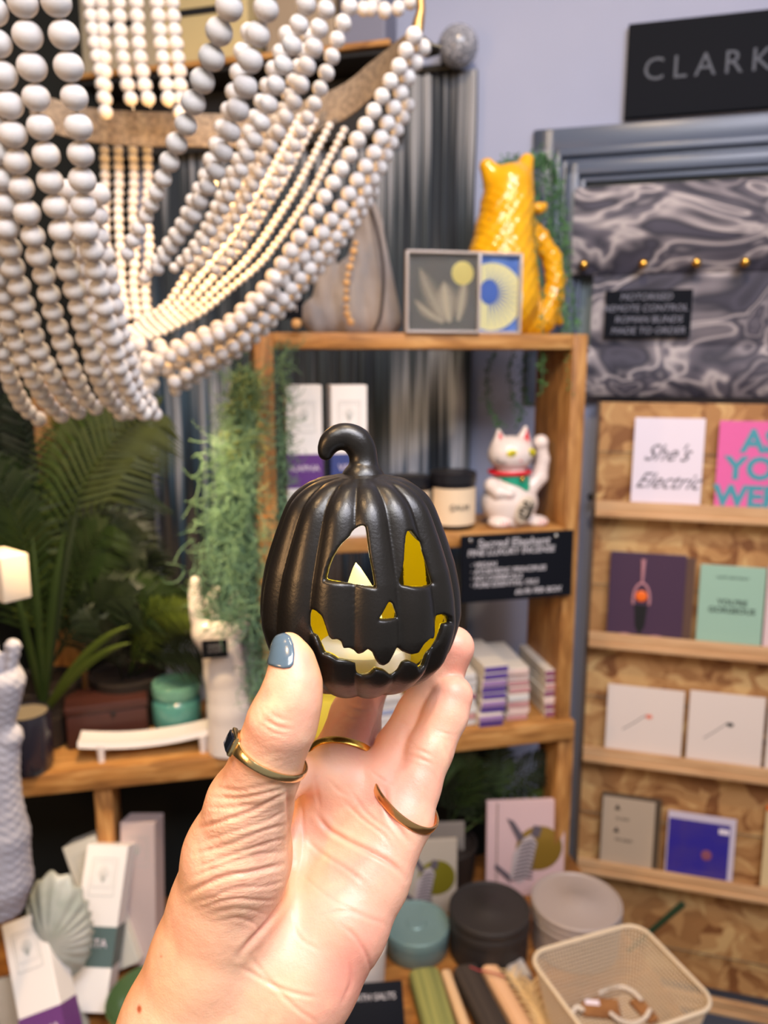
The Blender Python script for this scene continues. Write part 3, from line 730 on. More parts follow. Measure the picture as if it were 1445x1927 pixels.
# ------------------------------------------------------------------ the hand
def mm(x): return x/1000.0
def hand():
    T = [(542, 1215, .2625, 4.4), (550, 1242, .2610, 6.4), (553, 1283, .2595, 8.3), (546, 1320, .2585, 9.4), (530, 1362, .2590, 10.8), (511, 1410, .2620, 10.6), (497, 1452, .2655, 11.6), (470, 1515, .2710, 14.2), (447, 1610, .2770, 18.3), (425, 1710, .2840, 19.5)]
    fing = {
        'index': [(632, 1470, .318, 11.0), (640, 1418, .328, 10.6), (664, 1345, .343, 9.7), (690, 1288, .352, 9.0), (705, 1215, .350, 8.2)],
        'middle': [(688, 1470, .328, 11.0), (676, 1400, .350, 10.0), (680, 1330, .366, 9.2), (708, 1262, .366, 8.6), (738, 1210, .358, 8.0)],
        'ring': [(728, 1478, .318, 10.8), (752, 1412, .326, 10.3), (789, 1345, .333, 9.6), (829, 1270, .334, 9.2), (853, 1218, .331, 8.8)],
        'little': [(763, 1535, .309, 10.8), (782, 1480, .313, 9.6), (808, 1412, .318, 9.2), (838, 1345, .323, 8.9), (851, 1309, .325, 8.5)]}
    p3 = lambda L: [P(a, b, d) for a, b, d, r in L]
    r3 = lambda L: [mm(r) for *_, r in L]
    Tp, Tr = p3(T), r3(T)
    palm = [  # metacarpals
        ([(632, 1470, .318, 11.5), (575, 1610, .322, 11.5), (505, 1800, .296, 15)]),
        ([(688, 1470, .326, 11.5), (610, 1640, .314, 12.5), (530, 1800, .294, 16)]),
        ([(728, 1478, .318, 12.5), (660, 1640, .310, 14), (575, 1810, .292, 17)]),
        ([(755, 1545, .308, 11.5), (694, 1650, .302, 15), (640, 1735, .295, 17.6), (562, 1850, .289, 18.6)]),
        ([(425, 1710, .284, 20), (395, 1800, .286, 20.5), (345, 1927, .288, 22.0), (240, 2200, .295, 27)]),
        ([(500, 1800, .292, 18), (450, 1927, .288, 20), (360, 2200, .295, 27)]),
        ([(562, 1850, .289, 18.4), (502, 1945, .289, 19.0), (420, 2200, .295, 26)]),
        ([(447, 1640, .290, 13), (560, 1570, .324, 9), (640, 1470, .322, 10)]),
        ([(475, 1520, .283, 9), (560, 1455, .303, 6.5), (618, 1450, .317, 8)]),
        ([(450, 1720, .292, 17), (560, 1760, .303, 13)])]
    palm = [(p3(L), r3(L)) for L in palm]
    fg = {k: (p3(L), r3(L)) for k, L in fing.items()}
    def fthumb(Q): return chain(Q, Tp, Tr, 0.004)
    def fpalm(Q):
        d = None
        for p, r in palm:
            c = chain(Q, p, r, 0.004); d = c if d is None else smin(d, c, 0.009)
        return d
    def f(Q):
        d = fpalm(Q)
        d = smin(d, fthumb(Q), 0.0035)
        ff = None
        for k, (p, r) in fg.items():
            c = chain(Q, p, r, 0.0025)
            ff = c if ff is None else smin(ff, c, 0.0012)
        return smin(d, ff, 0.0035)
    allp = np.vstack([np.array(p) for p, r in palm]+[np.array(Tp)]+[np.array(p) for p, r in fg.values()])
    lo = allp.min(0)-0.03; hi = allp.max(0)+0.03
    lo[2] = max(lo[2], P(400, 2120, .29)[2])
    V, Fq = surface(f, lo, hi, 0.0008)
    V = relax(V, Fq, 3, 0.5)
    # one subdivision step is avoided: creases are pressed into the fine grid
    N = normals(V, Fq)
    vx, vy, vd = proj(V)
    toward = -(N @ AF) 
    face = np.clip(toward*3, 0, 1)
    disp = np.zeros(len(V))
    # (polyline, half width px, depth mm)
    creases = [
        ([(594,1529),(615,1558),(648,1579),(698,1604),(740,1629),(762,1655)], 6, 1.3),
        ([(574,1575),(595,1598),(620,1616),(650,1634),(690,1665)], 5, .55),
        ([(541,1478),(545,1530),(547,1590),(549,1640),(536,1690),(505,1735),(468,1775),(450,1800)], 7, 1.6),
        ([(590,1440),(596,1490),(604,1530)], 5, .5), ([(566,1500),(570,1560),(566,1620),(556,1680)], 4, .5),
        ([(612,1462),(640,1490),(668,1500)], 4, .4),
        ([(723,1483),(731,1533),(752,1562),(772,1590)], 6, 1.0),
        ([(449,1820),(480,1835),(511,1853),(553,1869),(600,1878)], 5, .6),
        ([(470,1800),(520,1860),(560,1900),(600,1927)], 5, .5),
        ([(640,1740),(668,1762),(690,1800),(700,1840)], 5, .6), ([(655,1800),(660,1850),(640,1890)], 5, .5), ([(600,1725),(650,1715),(700,1730),(735,1745)], 5, .4),
        ([(494,1348),(518,1366),(552,1373)], 4, .8), ([(489,1362),(512,1378),(548,1386)], 3.5, .5), ([(500,1332),(522,1350),(550,1356)], 3.5, .5), ([(490,1340),(496,1356),(514,1362)], 3, .4),
        ([(403,1482),(450,1487),(500,1478),(543,1462)], 4.5, .6), ([(395,1500),(450,1502),(510,1490),(545,1480)], 4, .7), ([(385,1520),(440,1520),(500,1508)], 4, .5),
        ([(370,1560),(420,1545),(480,1523),(545,1488)], 5, 1.0), ([(380,1585),(430,1568),(500,1545),(545,1520)], 4, .6), ([(365,1608),(430,1590),(490,1566),(548,1548)], 4.5, .7),
        ([(372,1632),(430,1612),(500,1588),(548,1574)], 4, .6), ([(362,1650),(400,1636),(470,1612),(548,1600)], 4, .5), ([(352,1683),(385,1665),(430,1648),(480,1640),(540,1625)], 6, 1.2), ([(360,1700),(400,1690),(440,1672),(500,1668),(545,1655)], 4, .6),
        ([(375,1712),(410,1698),(450,1692),(500,1695),(530,1690)], 4, .6), ([(395,1722),(430,1712),(470,1712),(505,1722)], 4, .5), ([(410,1735),(450,1728),(480,1740),(490,1755)], 4, .5),
        ([(692,1446),(712,1462),(745,1482)], 3.5, .5),
        ([(733,1353),(760,1362),(786,1370)], 3.5, .4), ([(770,1408),(795,1414),(818,1428)], 4, .6), ([(766,1420),(790,1428),(822,1440)], 4, .5), ([(816,1375),(840,1380),(862,1386)], 3.5, .4), ([(762,1392),(788,1408)], 3, .4),
        ([(650,1325),(680,1334),(706,1330)], 4, .7), ([(640,1340),(668,1350),(700,1346)], 3.5, .4),
        ([(640,1500),(680,1540),(720,1570),(740,1600)], 4, .45), ([(655,1480),(690,1530),(735,1565)], 4, .35), ([(560,1640),(620,1690),(680,1720)], 4, .35), ([(540,1700),(560,1760),(600,1790)], 4, .35),
    ]
    isthumb = vx < 551
    for pl, wd, dp in creases:
        sp = spline(pl, 24)[:, :2] if len(pl) > 2 else np.array(pl)
        m = face > 0.02
        d = line_d(vx[m], vy[m], sp)
        L = (sp[:, 0].min()-8, sp[:, 0].max()+8)
        wd *= .72
        e0 = np.hypot(vx[m]-sp[0][0], vy[m]-sp[0][1]); e1 = np.hypot(vx[m]-sp[-1][0], vy[m]-sp[-1][1])
        tp_ = np.clip(np.minimum(e0, e1)/28, 0, 1)
        g = (np.exp(-(d/wd)**2)*dp - 0.30*dp*np.exp(-((d-wd*2.2)/(wd*1.5))**2))*tp_*(0.8 if sp[0][0] > 551 else 0.8)
        disp[m] += g
    V = V-N*(disp*face/1000.0*0.85)[:, None]
    root = thing('person', 'left hand with slate-blue thumbnail holding up the black pumpkin from below', 'person', P(430, 1927, .288))
    sk = bpy.data.materials.new('skin'); sk.use_nodes = True; nt = sk.node_tree; b = nt.nodes['Principled BSDF']
    b.inputs['Roughness'].default_value = 0.44; b.inputs['Specular IOR Level'].default_value = 0.45
    b.inputs['Subsurface Weight'].default_value = 0.22; b.inputs['Subsurface Radius'].default_value = (1, .32, .16); b.inputs['Subsurface Scale'].default_value = 0.006
    tc = nt.nodes.new('ShaderNodeTexCoord')
    def noise(sc, det=3):
        n = nt.nodes.new('ShaderNodeTexNoise'); n.inputs['Scale'].default_value = sc; n.inputs['Detail'].default_value = det; nt.links.new(tc.outputs['Object'], n.inputs['Vector']); return n.outputs['Fac']
    def mix(a, bb, fac):
        m = nt.nodes.new('ShaderNodeMix'); m.data_type = 'RGBA'
        for s_, v in ((6, a), (7, bb)):
            if isinstance(v, tuple): m.inputs[s_].default_value = (*v, 1)
            else: nt.links.new(v, m.inputs[s_])
        if isinstance(fac, float): m.inputs[0].default_value = fac
        else: nt.links.new(fac, m.inputs[0])
        return m.outputs[2]
    def ramp(x, lo_, hi_):
        r = nt.nodes.new('ShaderNodeMapRange'); r.inputs[1].default_value = lo_; r.inputs[2].default_value = hi_; nt.links.new(x, r.inputs[0]); return r.outputs[0]
    def attr(nm):
        a = nt.nodes.new('ShaderNodeAttribute'); a.attribute_name = nm; return a.outputs['Fac']
    c = mix(srgb(236, 186, 156), srgb(226, 164, 138), ramp(noise(45), .4, .65))
    c = mix(c, srgb(240, 200, 165), ramp(noise(90), .5, .8))
    c = mix(c, srgb(222, 136, 120), attr('pink'))
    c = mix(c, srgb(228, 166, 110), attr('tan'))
    c = mix(c, srgb(170, 85, 50), attr('mark'))
    nt.links.new(c, b.inputs['Base Color'])
    vor = nt.nodes.new('ShaderNodeTexVoronoi'); vor.inputs['Scale'].default_value = 900; vor.feature = 'DISTANCE_TO_EDGE'; nt.links.new(tc.outputs['Object'], vor.inputs['Vector'])
    mp = nt.nodes.new('ShaderNodeMapping'); mp.inputs['Rotation'].default_value = (0, math.radians(-22), 0); mp.inputs['Scale'].default_value = (0.16, 1, 1); nt.links.new(tc.outputs['Object'], mp.inputs[0])
    nw = nt.nodes.new('ShaderNodeTexNoise'); nw.inputs['Scale'].default_value = 420; nw.inputs['Detail'].default_value = 3; nw.inputs['Distortion'].default_value = 0.6; nt.links.new(mp.outputs[0], nw.inputs['Vector'])
    b1 = nt.nodes.new('ShaderNodeBump'); b1.inputs['Strength'].default_value = .18; b1.inputs['Distance'].default_value = .0003; nt.links.new(vor.outputs[0], b1.inputs['Height'])
    b2 = nt.nodes.new('ShaderNodeBump'); b2.inputs['Distance'].default_value = .0012
    ma = nt.nodes.new('ShaderNodeMath'); ma.operation = 'MULTIPLY'; ma.inputs[1].default_value = .38; nt.links.new(attr('wrinkle'), ma.inputs[0]); nt.links.new(ma.outputs[0], b2.inputs['Strength'])
    nt.links.new(nw.outputs['Fac'], b2.inputs['Height']); nt.links.new(b1.outputs[0], b2.inputs['Normal'])
    b3 = nt.nodes.new('ShaderNodeBump'); b3.inputs['Distance'].default_value = .0010; b3.inputs['Strength'].default_value = .25
    nt.links.new(noise(260, 4), b3.inputs['Height']); nt.links.new(b2.outputs[0], b3.inputs['Normal']); nt.links.new(b3.outputs[0], b.inputs['Normal'])
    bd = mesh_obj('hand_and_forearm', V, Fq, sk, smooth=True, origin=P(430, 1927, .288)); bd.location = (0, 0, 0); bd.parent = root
    def blob(cx, cy, r, a): return a*np.exp(-(((vx-cx)**2+(vy-cy)**2)/(r*r)))
    pink = blob(640, 1830, 75, .75)+blob(700, 1745, 60, .4)+blob(860, 1300, 45, .55)+blob(860, 1215, 45, .5)+blob(575, 1240, 40, .4)+blob(745, 1500, 60, .5)+blob(700, 1620, 80, .3)+blob(790, 1450, 60, .25)+blob(690, 1400, 60, .3)+blob(700,1300,40,.5)
    pink = np.clip(pink+np.clip(disp, 0, 2)*0.28*face, 0, 1)
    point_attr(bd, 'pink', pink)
    warm_edge = np.clip(1-toward*1.6, 0, 1)*0.7 + blob(330, 1850, 120, .25)  # warm light from the left painted in as orange on the turned edges
    point_attr(bd, 'tan', np.clip(warm_edge, 0, 1)*(vx < 620))
    wr = blob(455, 1560, 110, 1)+blob(455, 1680, 90, .8)+blob(520, 1370, 40, .5)+blob(480,1480,50,.6)
    point_attr(bd, 'wrinkle', np.clip(wr, 0, 1)*(vx < 560))
    mk = np.exp(-(((vx-262)/5)**2+((vy-1899)/8)**2)**2)+.5*np.exp(-(((vx-303)/3)**2+((vy-1800)/3)**2))
    point_attr(bd, 'mark', np.clip(mk, 0, 1)*(face > 0))
    # thumbnail
    nail = [(523,1193),(536,1190),(547,1197),(553,1212),(555,1230),(553,1250),(547,1257),(533,1259),(518,1256),(500,1250),(500,1215),(505,1190)]
    def fn(Q):
        a = fthumb(Q); ux, uy, ud = proj(Q)
        reg = poly_sd(ux, uy, nail)*(.255/FPX)
        return smax(smax(a-0.00075, -(a+0.0008), .0004), smax(reg, ud*0+(ud-.2660)*1.0, .0006), .0008)
    n0 = P(532, 1225, .258)
    Vn, Fn = surface(fn, n0-0.014, n0+0.014, 0.0004)
    Vn = relax(Vn, Fn, 2, .5)
    nl = mesh_obj('thumbnail', Vn, Fn, mat('slate_blue_polish', srgb(84, 104, 120), .18, coat=.6, spec=.6), smooth=True, origin=P(430, 1927, .288)); nl.location = (0, 0, 0); nl.parent = root
    nl['label'] = 'slate-blue painted nail'
    return f
HANDF = hand()


def ring(name, label, center, axis, wband, tband, material, rmax, stone=None, seg=90, gap=.0001):
    """a band that follows the finger it sits on; stone = point it should face"""
    c = np.array(center, float); a = np.array(axis, float); a /= np.linalg.norm(a)
    x = AX-a*(AX @ a); x /= np.linalg.norm(x); y = np.cross(a, x)
    ts = np.linspace(0, 2*math.pi, seg, endpoint=False); D = np.cos(ts)[:, None]*x+np.sin(ts)[:, None]*y
    rs = np.linspace(.004, rmax, 60); R = np.full(seg, rmax)
    for i in range(seg):
        v = HANDF(c+rs[:, None]*D[i]); k = np.argmax(v > gap)
        if v[k] > gap: R[i] = rs[k]
    R = np.convolve(np.r_[R[-6:], R, R[:6]], np.ones(13)/13, 'valid')
    root = thing(name, label, 'ring', c)
    ang_s = None
    if stone is not None:
        sv = np.array(stone, float)-c; ang_s = math.atan2(sv @ y, sv @ x)
    V = []; F = []; K = 12
    for i in range(seg):
        g = 0 if ang_s is None else math.exp(-((ts[i]-ang_s+math.pi) % (2*math.pi)-math.pi)**2/.35)
        wv = wband*(1+1.1*g)
        p = D[i]*(R[i]+tband/2); nr = D[i]
        for k in range(K):
            u = 2*math.pi*k/K
            V.append(p+nr*math.copysign(abs(math.cos(u))**.7, math.cos(u))*tband/2+a*math.copysign(abs(math.sin(u))**.7, math.sin(u))*wv/2)
    for i in range(seg):
        for k in range(K): F.append((i*K+k, i*K+(k+1) % K, ((i+1) % seg)*K+(k+1) % K, ((i+1) % seg)*K+k))
    MB().add(V, F).build('band', material, root, smooth=True)
    if stone is not None:
        i = int(round((ang_s % (2*math.pi))/(2*math.pi)*seg)) % seg; nrm = Vector(D[i]); rad = nrm*(R[i]+tband); av = Vector(a); tt = av.cross(nrm)
        rot = Matrix((tt, av, nrm)).transposed()
        MB().box(rad, (.0078, .0070, .0018), rot, bev=.0005).build('bezel', material, root, smooth=True)
        s = MB().box(rad+nrm*.0011, (.0062, .0054, .0014), rot, bev=.0005).build('stone', mat('black_stone', (.004, .006, .012), .08, spec=.8, coat=.5), root, smooth=True); s['label'] = 'flat black stone'
    return root
gold = mat('gold', srgb(240, 190, 90), .27, 1.0, bump=(350, .12, .0006)); rose = mat('rose_gold', srgb(240, 190, 130), .27, 1.0, bump=(250, .12, .0006)); pale = mat('pale_gold', srgb(232, 208, 156), .27, 1.0, bump=(300, .25, .0008))
ta = P(530, 1362, .259)-P(475, 1505, .2705)
ring('thumb_ring', 'pale gold signet ring with a black stone on the thumb', P(503, 1418, .2635), Vector(ta).normalized()+Vector((0.14, 0.28, 0.0)), .0026, .0013, pale, .0145, stone=P(425, 1388, .258))
ring('finger_ring', 'plain shiny gold band on the finger behind the pumpkin', P(634, 1424, .3265), Vector(P(655, 1372, .339)-P(632, 1462, .322)).normalized()+Vector((-.12, 0, 0)), .0030, .0012, gold, .0150)
ring('finger_ring', 'rose gold band with notches on the little finger', P(768, 1510, .3105), Vector(P(790, 1465, .313)-P(752, 1535, .309)).normalized()+Vector((0.0, -.42, .05)), .0032, .0013, rose, .0150)
# ------------------------------------------------------------------ things on and around the shelf
def place(F_, px, z, v): p, s = F_.col(px, z, v); return p, s
def table_pt(px, py, z=TZ): return zplane(px, py, z)
def pscale(p): return float((np.asarray(p)-CAM) @ AF)/FPX

# grey stone-like figure with beads
p, s = place(SH, 655, ZT, .07)
def local(px, py): return ((px-655)*s, (625-py)*s)
t = thing('grey_cloth_bag', 'slumped grey cloth bag with a peaked top at the left of the top shelf', 'bag', p, SH.yaw)
def fbag(Q):
    k = lambda a, b, r, y=0.0: (np.array([local(a, b)[0], y, local(a, b)[1]]), r*s)
    parts = [((690, 400), 18, (712, 600), 36), ((700, 420), 20, (640, 600), 30), ((625, 470), 12, (600, 606), 26), ((585, 590), 22, (700, 606), 28), ((655, 520), 24, (660, 600), 34), ((705, 440), 16, (728, 600), 28)]
    d = None
    for (a, ra, b, rb) in parts:
        A, r0 = k(*a, ra); B, r1_ = k(*b, rb); c = cone(Q*np.array([1, 1.0, 1]), A, B, r0, r1_); d = c if d is None else smin(d, c, .012)
    d += .0012*np.sin(Q[:, 0]*260+Q[:, 2]*60)
    # crease between the folds
    A, _ = k(700, 460, 1, -.03); B, _ = k(690, 640, 1, -.03); d = smax(d, -cone(Q, A-np.array([0, .02, 0]), B-np.array([0, .02, 0]), .009, .011), .008)
    return np.maximum(d, -Q[:, 2])
V, Fq = surface(fbag, (-.11, -.05, -.002), (.12, .05, .26), .0025); V = relax(V, Fq, 2)
mesh_obj('bag_body', V, Fq, mat('grey_cloth', srgb(158, 150, 146), .9, noise=(srgb(138, 128, 124), 12, 4, .3, .7), bump=(120, .3, .002), sheen=.2), t, smooth=True)
L = spline([(693, 400, -.02), (704, 450, -.034), (712, 520, -.042), (706, 590, -.046), (694, 622, -.044)], 24)
MB().tube([(*[local(a, b)[0]], y-.004, local(a, b)[1]) for a, b, y in L], .0026, 8).build('dark_strap', mat('dark_strap', srgb(52, 44, 44), .7), t, smooth=True)
t2 = thing('bead_string', 'short string of wooden beads hanging on the grey cloth bag', 'beads', p+np.array([0, -.05, .0]), SH.yaw)
L = spline([(672, 470), (664, 500), (656, 530), (654, 560), (655, 590), (662, 606)], 12)
m_ = MB()
for i, (a, b) in enumerate(L): m_.ball((local(a, b)[0], -.004, local(a, b)[1]), .0042+.0016*(i % 2), 10)
m_.build('beads', mat('golden_wood_bead', srgb(214, 168, 112), .5), t2, smooth=True); t2['kind'] = 'stuff'; t2['kind'] = 'thing'
p2, s2 = place(SH, 548, ZT, -.02)
t = thing('price_tag', 'little black tag with a white monogram hanging left of the grey bag', 'tag', p2+np.array([0, 0, .012]), SH.yaw)
MB().box((.0, 0, .022), (.034, .008, .030), bev=.001).build('tag_block', blackp, t); text('M', .014, (.004, -.0045, .022), t, chalk)
MB().ball((.006, 0, .044), .007, 12).ball((.008, 0, 0.0), .008, 12).build('wooden_bead', mat('golden_wood_bead'), t, smooth=True)

# acrylic boxed cards
def acrylic(px0, px1, yt, v, name, label, backm):
    p, s = place(SH, (px0+px1)/2, ZT, v); w_ = (px1-px0)*s; h = (625-yt)*s
    t = thing(name, label, 'card box', p, SH.yaw)
    MB().box((0, .004, h/2), (w_-.003, .003, h-.003)).build('backing_card', backm, t)
    m_ = MB(); b_ = .0042
    for c, d in (((0, 0, b_/2), (w_, .014, b_)), ((0, 0, h-b_/2), (w_, .014, b_)), ((-w_/2+b_/2, 0, h/2), (b_, .014, h)), ((w_/2-b_/2, 0, h/2), (b_, .014, h))): m_.box(c, d, bev=.001)
    m_.build('clear_edge', mat('clear_plastic_edge', srgb(214, 204, 200), .12, trans=.35, spec=.7), t, smooth=True)
    MB().box((0, -.0062, h/2), (w_-.006, .0008, h-.006)).build('clear_cover', mat('clear_cover', (1, 1, 1), .02, trans=1.0, ior=1.3), t)
    return t, w_, h
t, w_, h = acrylic(760, 904, 477, -.001, 'boxed_card', 'clear-boxed dark grey card with a pale fern and gold moon', mat('charcoal_card', srgb(98, 98, 96), .6))
fern = mat('fern_print', srgb(196, 184, 160), .7); m_ = MB()
for (x0, z0, x1, z1, L0) in ((.02, .16, -.30, .78, .16), (.10, .14, .02, .62, .20), (.22, .16, .30, .66, .12), (.02, .14, -.36, .40, .14)):
    for i in range(22):
        f_ = i/21; x = w_*(x0+(x1-x0)*f_); z = h*(z0+(z1-z0)*f_); dx, dz = (x1-x0), (z1-z0); n_ = math.hypot(dx, dz); l_ = h*L0*math.sin(math.pi*min(1, f_*.85+.12))
        for sg in (-1, 1):
            ex, ez = (dx*.5-dz*sg)/n_, (dz*.5+dx*sg)/n_
            m_.add([(x, .0022, z-.0012), (x, .0022, z+.0014), (x+ex*l_*.8, .0022, z+ez*l_*.8)], [(0, 1, 2)])
m_.build('fern_print', fern, t)
MB().ball((w_*.27, .0022, h*.74), h*.145, 28, (1, .02, 1)).build('moon_print', mat('moon_print', srgb(226, 210, 128), .3, .3), t, smooth=True)
t, w_, h = acrylic(880, 980, 479, .015, 'boxed_card', 'clear-boxed blue card with a half-hidden yellow citrus disc', mat('blue_wash_card', srgb(72, 112, 196), .6, noise=(srgb(112, 150, 222), 30, 3, .4, .7)))
m_ = MB(); m_.ball((-w_*.06, .0022, h*.46), h*.42, 36, (1, .01, 1)); m_.build('yellow_disc_print', mat('pale_yellow_print', srgb(238, 230, 170), .6), t)
m_ = MB(); m_.ball((-w_*.12, .0016, h*.52), h*.16, 12, (.8, .01, 1))
for i in range(16):
    a = math.radians(-95+i*13); x = -w_*.06+math.cos(a)*h*.40; z = h*.46+math.sin(a)*h*.40; m_.add([(-w_*.10+math.cos(a+.09)*h*.1, .0009, h*.5+math.sin(a+.09)*h*.1), (x, .0009, z), (-w_*.10+math.cos(a-.09)*h*.1, .0009, h*.5+math.sin(a-.09)*h*.1)], [(0, 1, 2)])
m_.build('blue_centre_print', mat('mid_blue_print', srgb(70, 106, 190), .6), t)

# yellow fish jug
D = 1.435/1.0; p, s = place(SH, 972, ZT, .108); D = s*FPX
X_ = lambda a, b, y=0.0: np.array([(a-972)*s, y, (626-b)*s])
def fjug(Q):
    ch = [((940, 560), 72), ((938, 500), 64), ((940, 450), 52), ((946, 400), 47), ((950, 362), 42)]
    d = chain(Q, [X_(*a) for a, r in ch], [r*s for a, r in ch], .01)
    low = chain(Q, [X_(985, 605), X_(950, 598), X_(925, 590)], [26*s, 42*s, 40*s], .01)
    d = smin(d, low, .012)
    lips = np.minimum(cone(Q, X_(938, 372), X_(906, 330), 36*s, 14*s), cone(Q, X_(958, 372), X_(981, 317), 38*s, 13*s))
    d = smin(d, lips, .006)
    d = smax(d, -cone(Q, X_(941, 300), X_(940, 350), 26*s, 10*s), .004)
    tail = chain(Q, [X_(985, 428), X_(1012, 452), X_(1036, 484), X_(1046, 525), X_(1040, 565), X_(1020, 600), X_(985, 608)], [18*s, 18*s, 18*s, 19*s, 22*s, 26*s, 26*s], .004)
    tail = smin(tail, cone(Q, X_(1036, 580), X_(1056, 598), 16*s, 9*s), .004)
    d = smin(d, tail, .007)
    for yy in (-1, 1): d = smin(d, np.linalg.norm(Q-X_(1002, 400, yy*.012), axis=1)-10*s, .003)
    d = smin(d, cone(Q, X_(990, 402), X_(1014, 396), 12*s, 10*s), .004)
    sc_ = .0011*np.sin(Q[:, 2]*330)*np.sin(Q[:, 0]*330+np.floor(Q[:, 2]*52)*1.57)
    d = d+sc_*(Q[:, 2] < .24)
    return np.maximum(d, -Q[:, 2])
jug = thing('fish_jug', 'glossy yellow fish-shaped jug with open mouth and tail handle on the top shelf', 'jug', p, SH.yaw)
V, Fq = surface(fjug, X_(850, 628, -.085), X_(1075, 296, .085), .0018); V = relax(V, Fq, 1)
mesh_obj('jug_body', V, Fq, mat('yellow_glaze', srgb(234, 172, 24), .22, coat=.5, noise=(srgb(216, 150, 14), 14, 2, .4, .7)), jug, smooth=True)

# lucky cat
v_cat = .055; p, s = place(SH, 960, ZM, v_cat)
cat = thing('lucky_cat', 'white beckoning lucky cat figurine with red ears and green bib on the middle shelf', 'figurine', p, SH.yaw)
by = 990
X_ = lambda a, b, y=0.0: np.array([(a-960)*s, y, (by-b)*s])
def fcat(Q):
    d = (np.linalg.norm((Q-X_(957, 950))/np.array([54, 44, 44])/s, axis=1)-1)*44*s
    d = smin(d, cone(Q, X_(957, 965), X_(958, 905), 42*s, 32*s), .006)
    hd = (np.linalg.norm((Q-X_(956, 858, -.003))/np.array([43, 36, 34])/s, axis=1)-1)*35*s
    d = smin(d, hd, .004)
    for (a, b) in (((935, 838), (932, 815)), ((980, 836), (984, 810))): d = smin(d, np.maximum(cone(Q, X_(*a), X_(*b), 16*s, 3.5*s), np.abs(Q[:, 1])-.008), .004)
    d = smin(d, chain(Q, [X_(998, 920), X_(1015, 903), X_(1021, 870), X_(1017, 845)], [17*s, 15*s, 12*s, 11*s], .004), .005)
    d = smin(d, np.linalg.norm(Q-X_(1015, 838), axis=1)-14.5*s, .003)
    d = smin(d, chain(Q, [X_(918, 915, -.01), X_(925, 925, -.025), X_(944, 927, -.034)], [15*s, 12*s, 9*s], .004), .004)
    for a in (930, 1002): d = smin(d, (np.linalg.norm((Q-X_(a, 982, -.022))/np.array([22, 24, 11])/s, axis=1)-1)*12*s, .004)
    return np.maximum(d, -Q[:, 2])
V, Fq = surface(fcat, X_(895, 992, -.055), X_(1040, 798, .05), .0011); V = relax(V, Fq, 1)
mesh_obj('body', V, Fq, mat('cat_white', srgb(228, 214, 208), .3, coat=.4), cat, smooth=True)
red = mat('cat_red', srgb(212, 28, 48), .35); 
m_ = MB()
for c, tip in (((934, 836), (932, 815)), ((982, 834), (984, 811))):
    a = X_(c[0]-8, c[1]+5, -.0100); b = X_(c[0]+8, c[1]+5, -.0100); e_ = X_(tip[0], tip[1]+1, -.0085); m_.add([a, b, e_, a+[0, .004, 0], b+[0, .004, 0], e_+[0, .004, 0]], [(0, 1, 2), (3, 5, 4), (0, 3, 4, 1), (1, 4, 5, 2), (2, 5, 3, 0)])
m_.build('inner_ears', red, cat)
V = [];
MB().tube([X_(956+37*math.cos(a), 891, -34*s*math.sin(a)) for a in np.linspace(0, 2*math.pi, 33)], .0040, 10, caps=False).build('collar', red, cat, smooth=True)
def fbib(Q):
    d = fcat(Q)-.0018
    x = Q[:, 0]/s+960; y = by-Q[:, 2]/s
    g = poly_sd(x, y, [(921, 893), (990, 893), (991, 905), (985, 920), (978, 924), (960, 914), (935, 905)])*s
    return np.maximum(np.maximum(d, g), Q[:, 1]+.008)
V, Fq = surface(fbib, X_(915, 930, -.055), X_(998, 888, .0), .0009); mesh_obj('bib', V, Fq, mat('cat_green', srgb(20, 150, 118), .45), cat, smooth=True)
MB().ball(X_(965, 899, -36*s-.004), .0042, 12).build('bell', brass, cat, smooth=True)
for a in (946, 983):
    b_ = 853; yy = -.003-35*s*math.sqrt(max(0, 1-((a-956)/43)**2))
    MB().ball(X_(a, b_, yy+.0015), .0090, 14, (1.15, .45, .8)).build('eye', mat('cat_eye', srgb(214, 200, 40), .2), cat, smooth=True)
    MB().ball(X_(a, b_, yy-.0022), .0036, 10, (.6, .4, 1)).build('pupil', mat('black_print'), cat, smooth=True)
m_ = MB()
for sg, x0 in ((-1, 936), (1, 980)):
    for k in range(3): m_.tube([X_(x0, 866+k*3, -33*s), X_(x0+sg*17, 863+k*5, -24*s)], .0006, 5)
m_.build('whiskers', ink, cat)
MB().ball(X_(962, 866, -36*s-.001), .0028, 10, (1.3, .6, .7)).build('nose', mat('cat_pink', srgb(226, 130, 130), .5), cat, smooth=True)
rot = Matrix.Rotation(math.radians(24), 3, 'Y')
m_ = MB(); m_.ball((0, 0, 0), 1, 24, (17*s, .0032, 27*s), rot); kb = m_.build('coin', mat('coin_cream', srgb(206, 190, 170), .4), cat, smooth=True); kb.location = X_(969, 955, -47*s-.001)
m_ = MB()
for k in range(5):
    m_.box((-.0055+.0028*math.cos(k*2), -.0035, (k-2)*.0064), (.0105, .0008, .0030), Matrix.Rotation(.3*math.sin(k*3), 3, 'Y')); m_.box((.0045, -.0035, (k-2)*.0066+.002), (.0026, .0008, .0058)); m_.box((.0085, -.0035, (k-2)*.0056), (.0070, .0008, .0024), Matrix.Rotation(-.5, 3, 'Y'))
m_.V = [tuple(rot @ Vector(v)) for v in m_.V]; kc = m_.build('brush_marks', mat('black_print'), cat); kc.location = X_(969, 955, -47*s-.0030)
m_ = MB()
for a in (926, 932, 938, 998, 1004, 1010, 940, 946): m_.tube([X_(a, 975 if a not in (940, 946) else 928, (-.022-23*s) if a not in (940, 946) else -.040), X_(a, 984 if a not in (940, 946) else 934, (-.022-24*s) if a not in (940, 946) else -.040)], .0009, 5)
m_.build('claw_lines', mat('cat_pink'), cat)

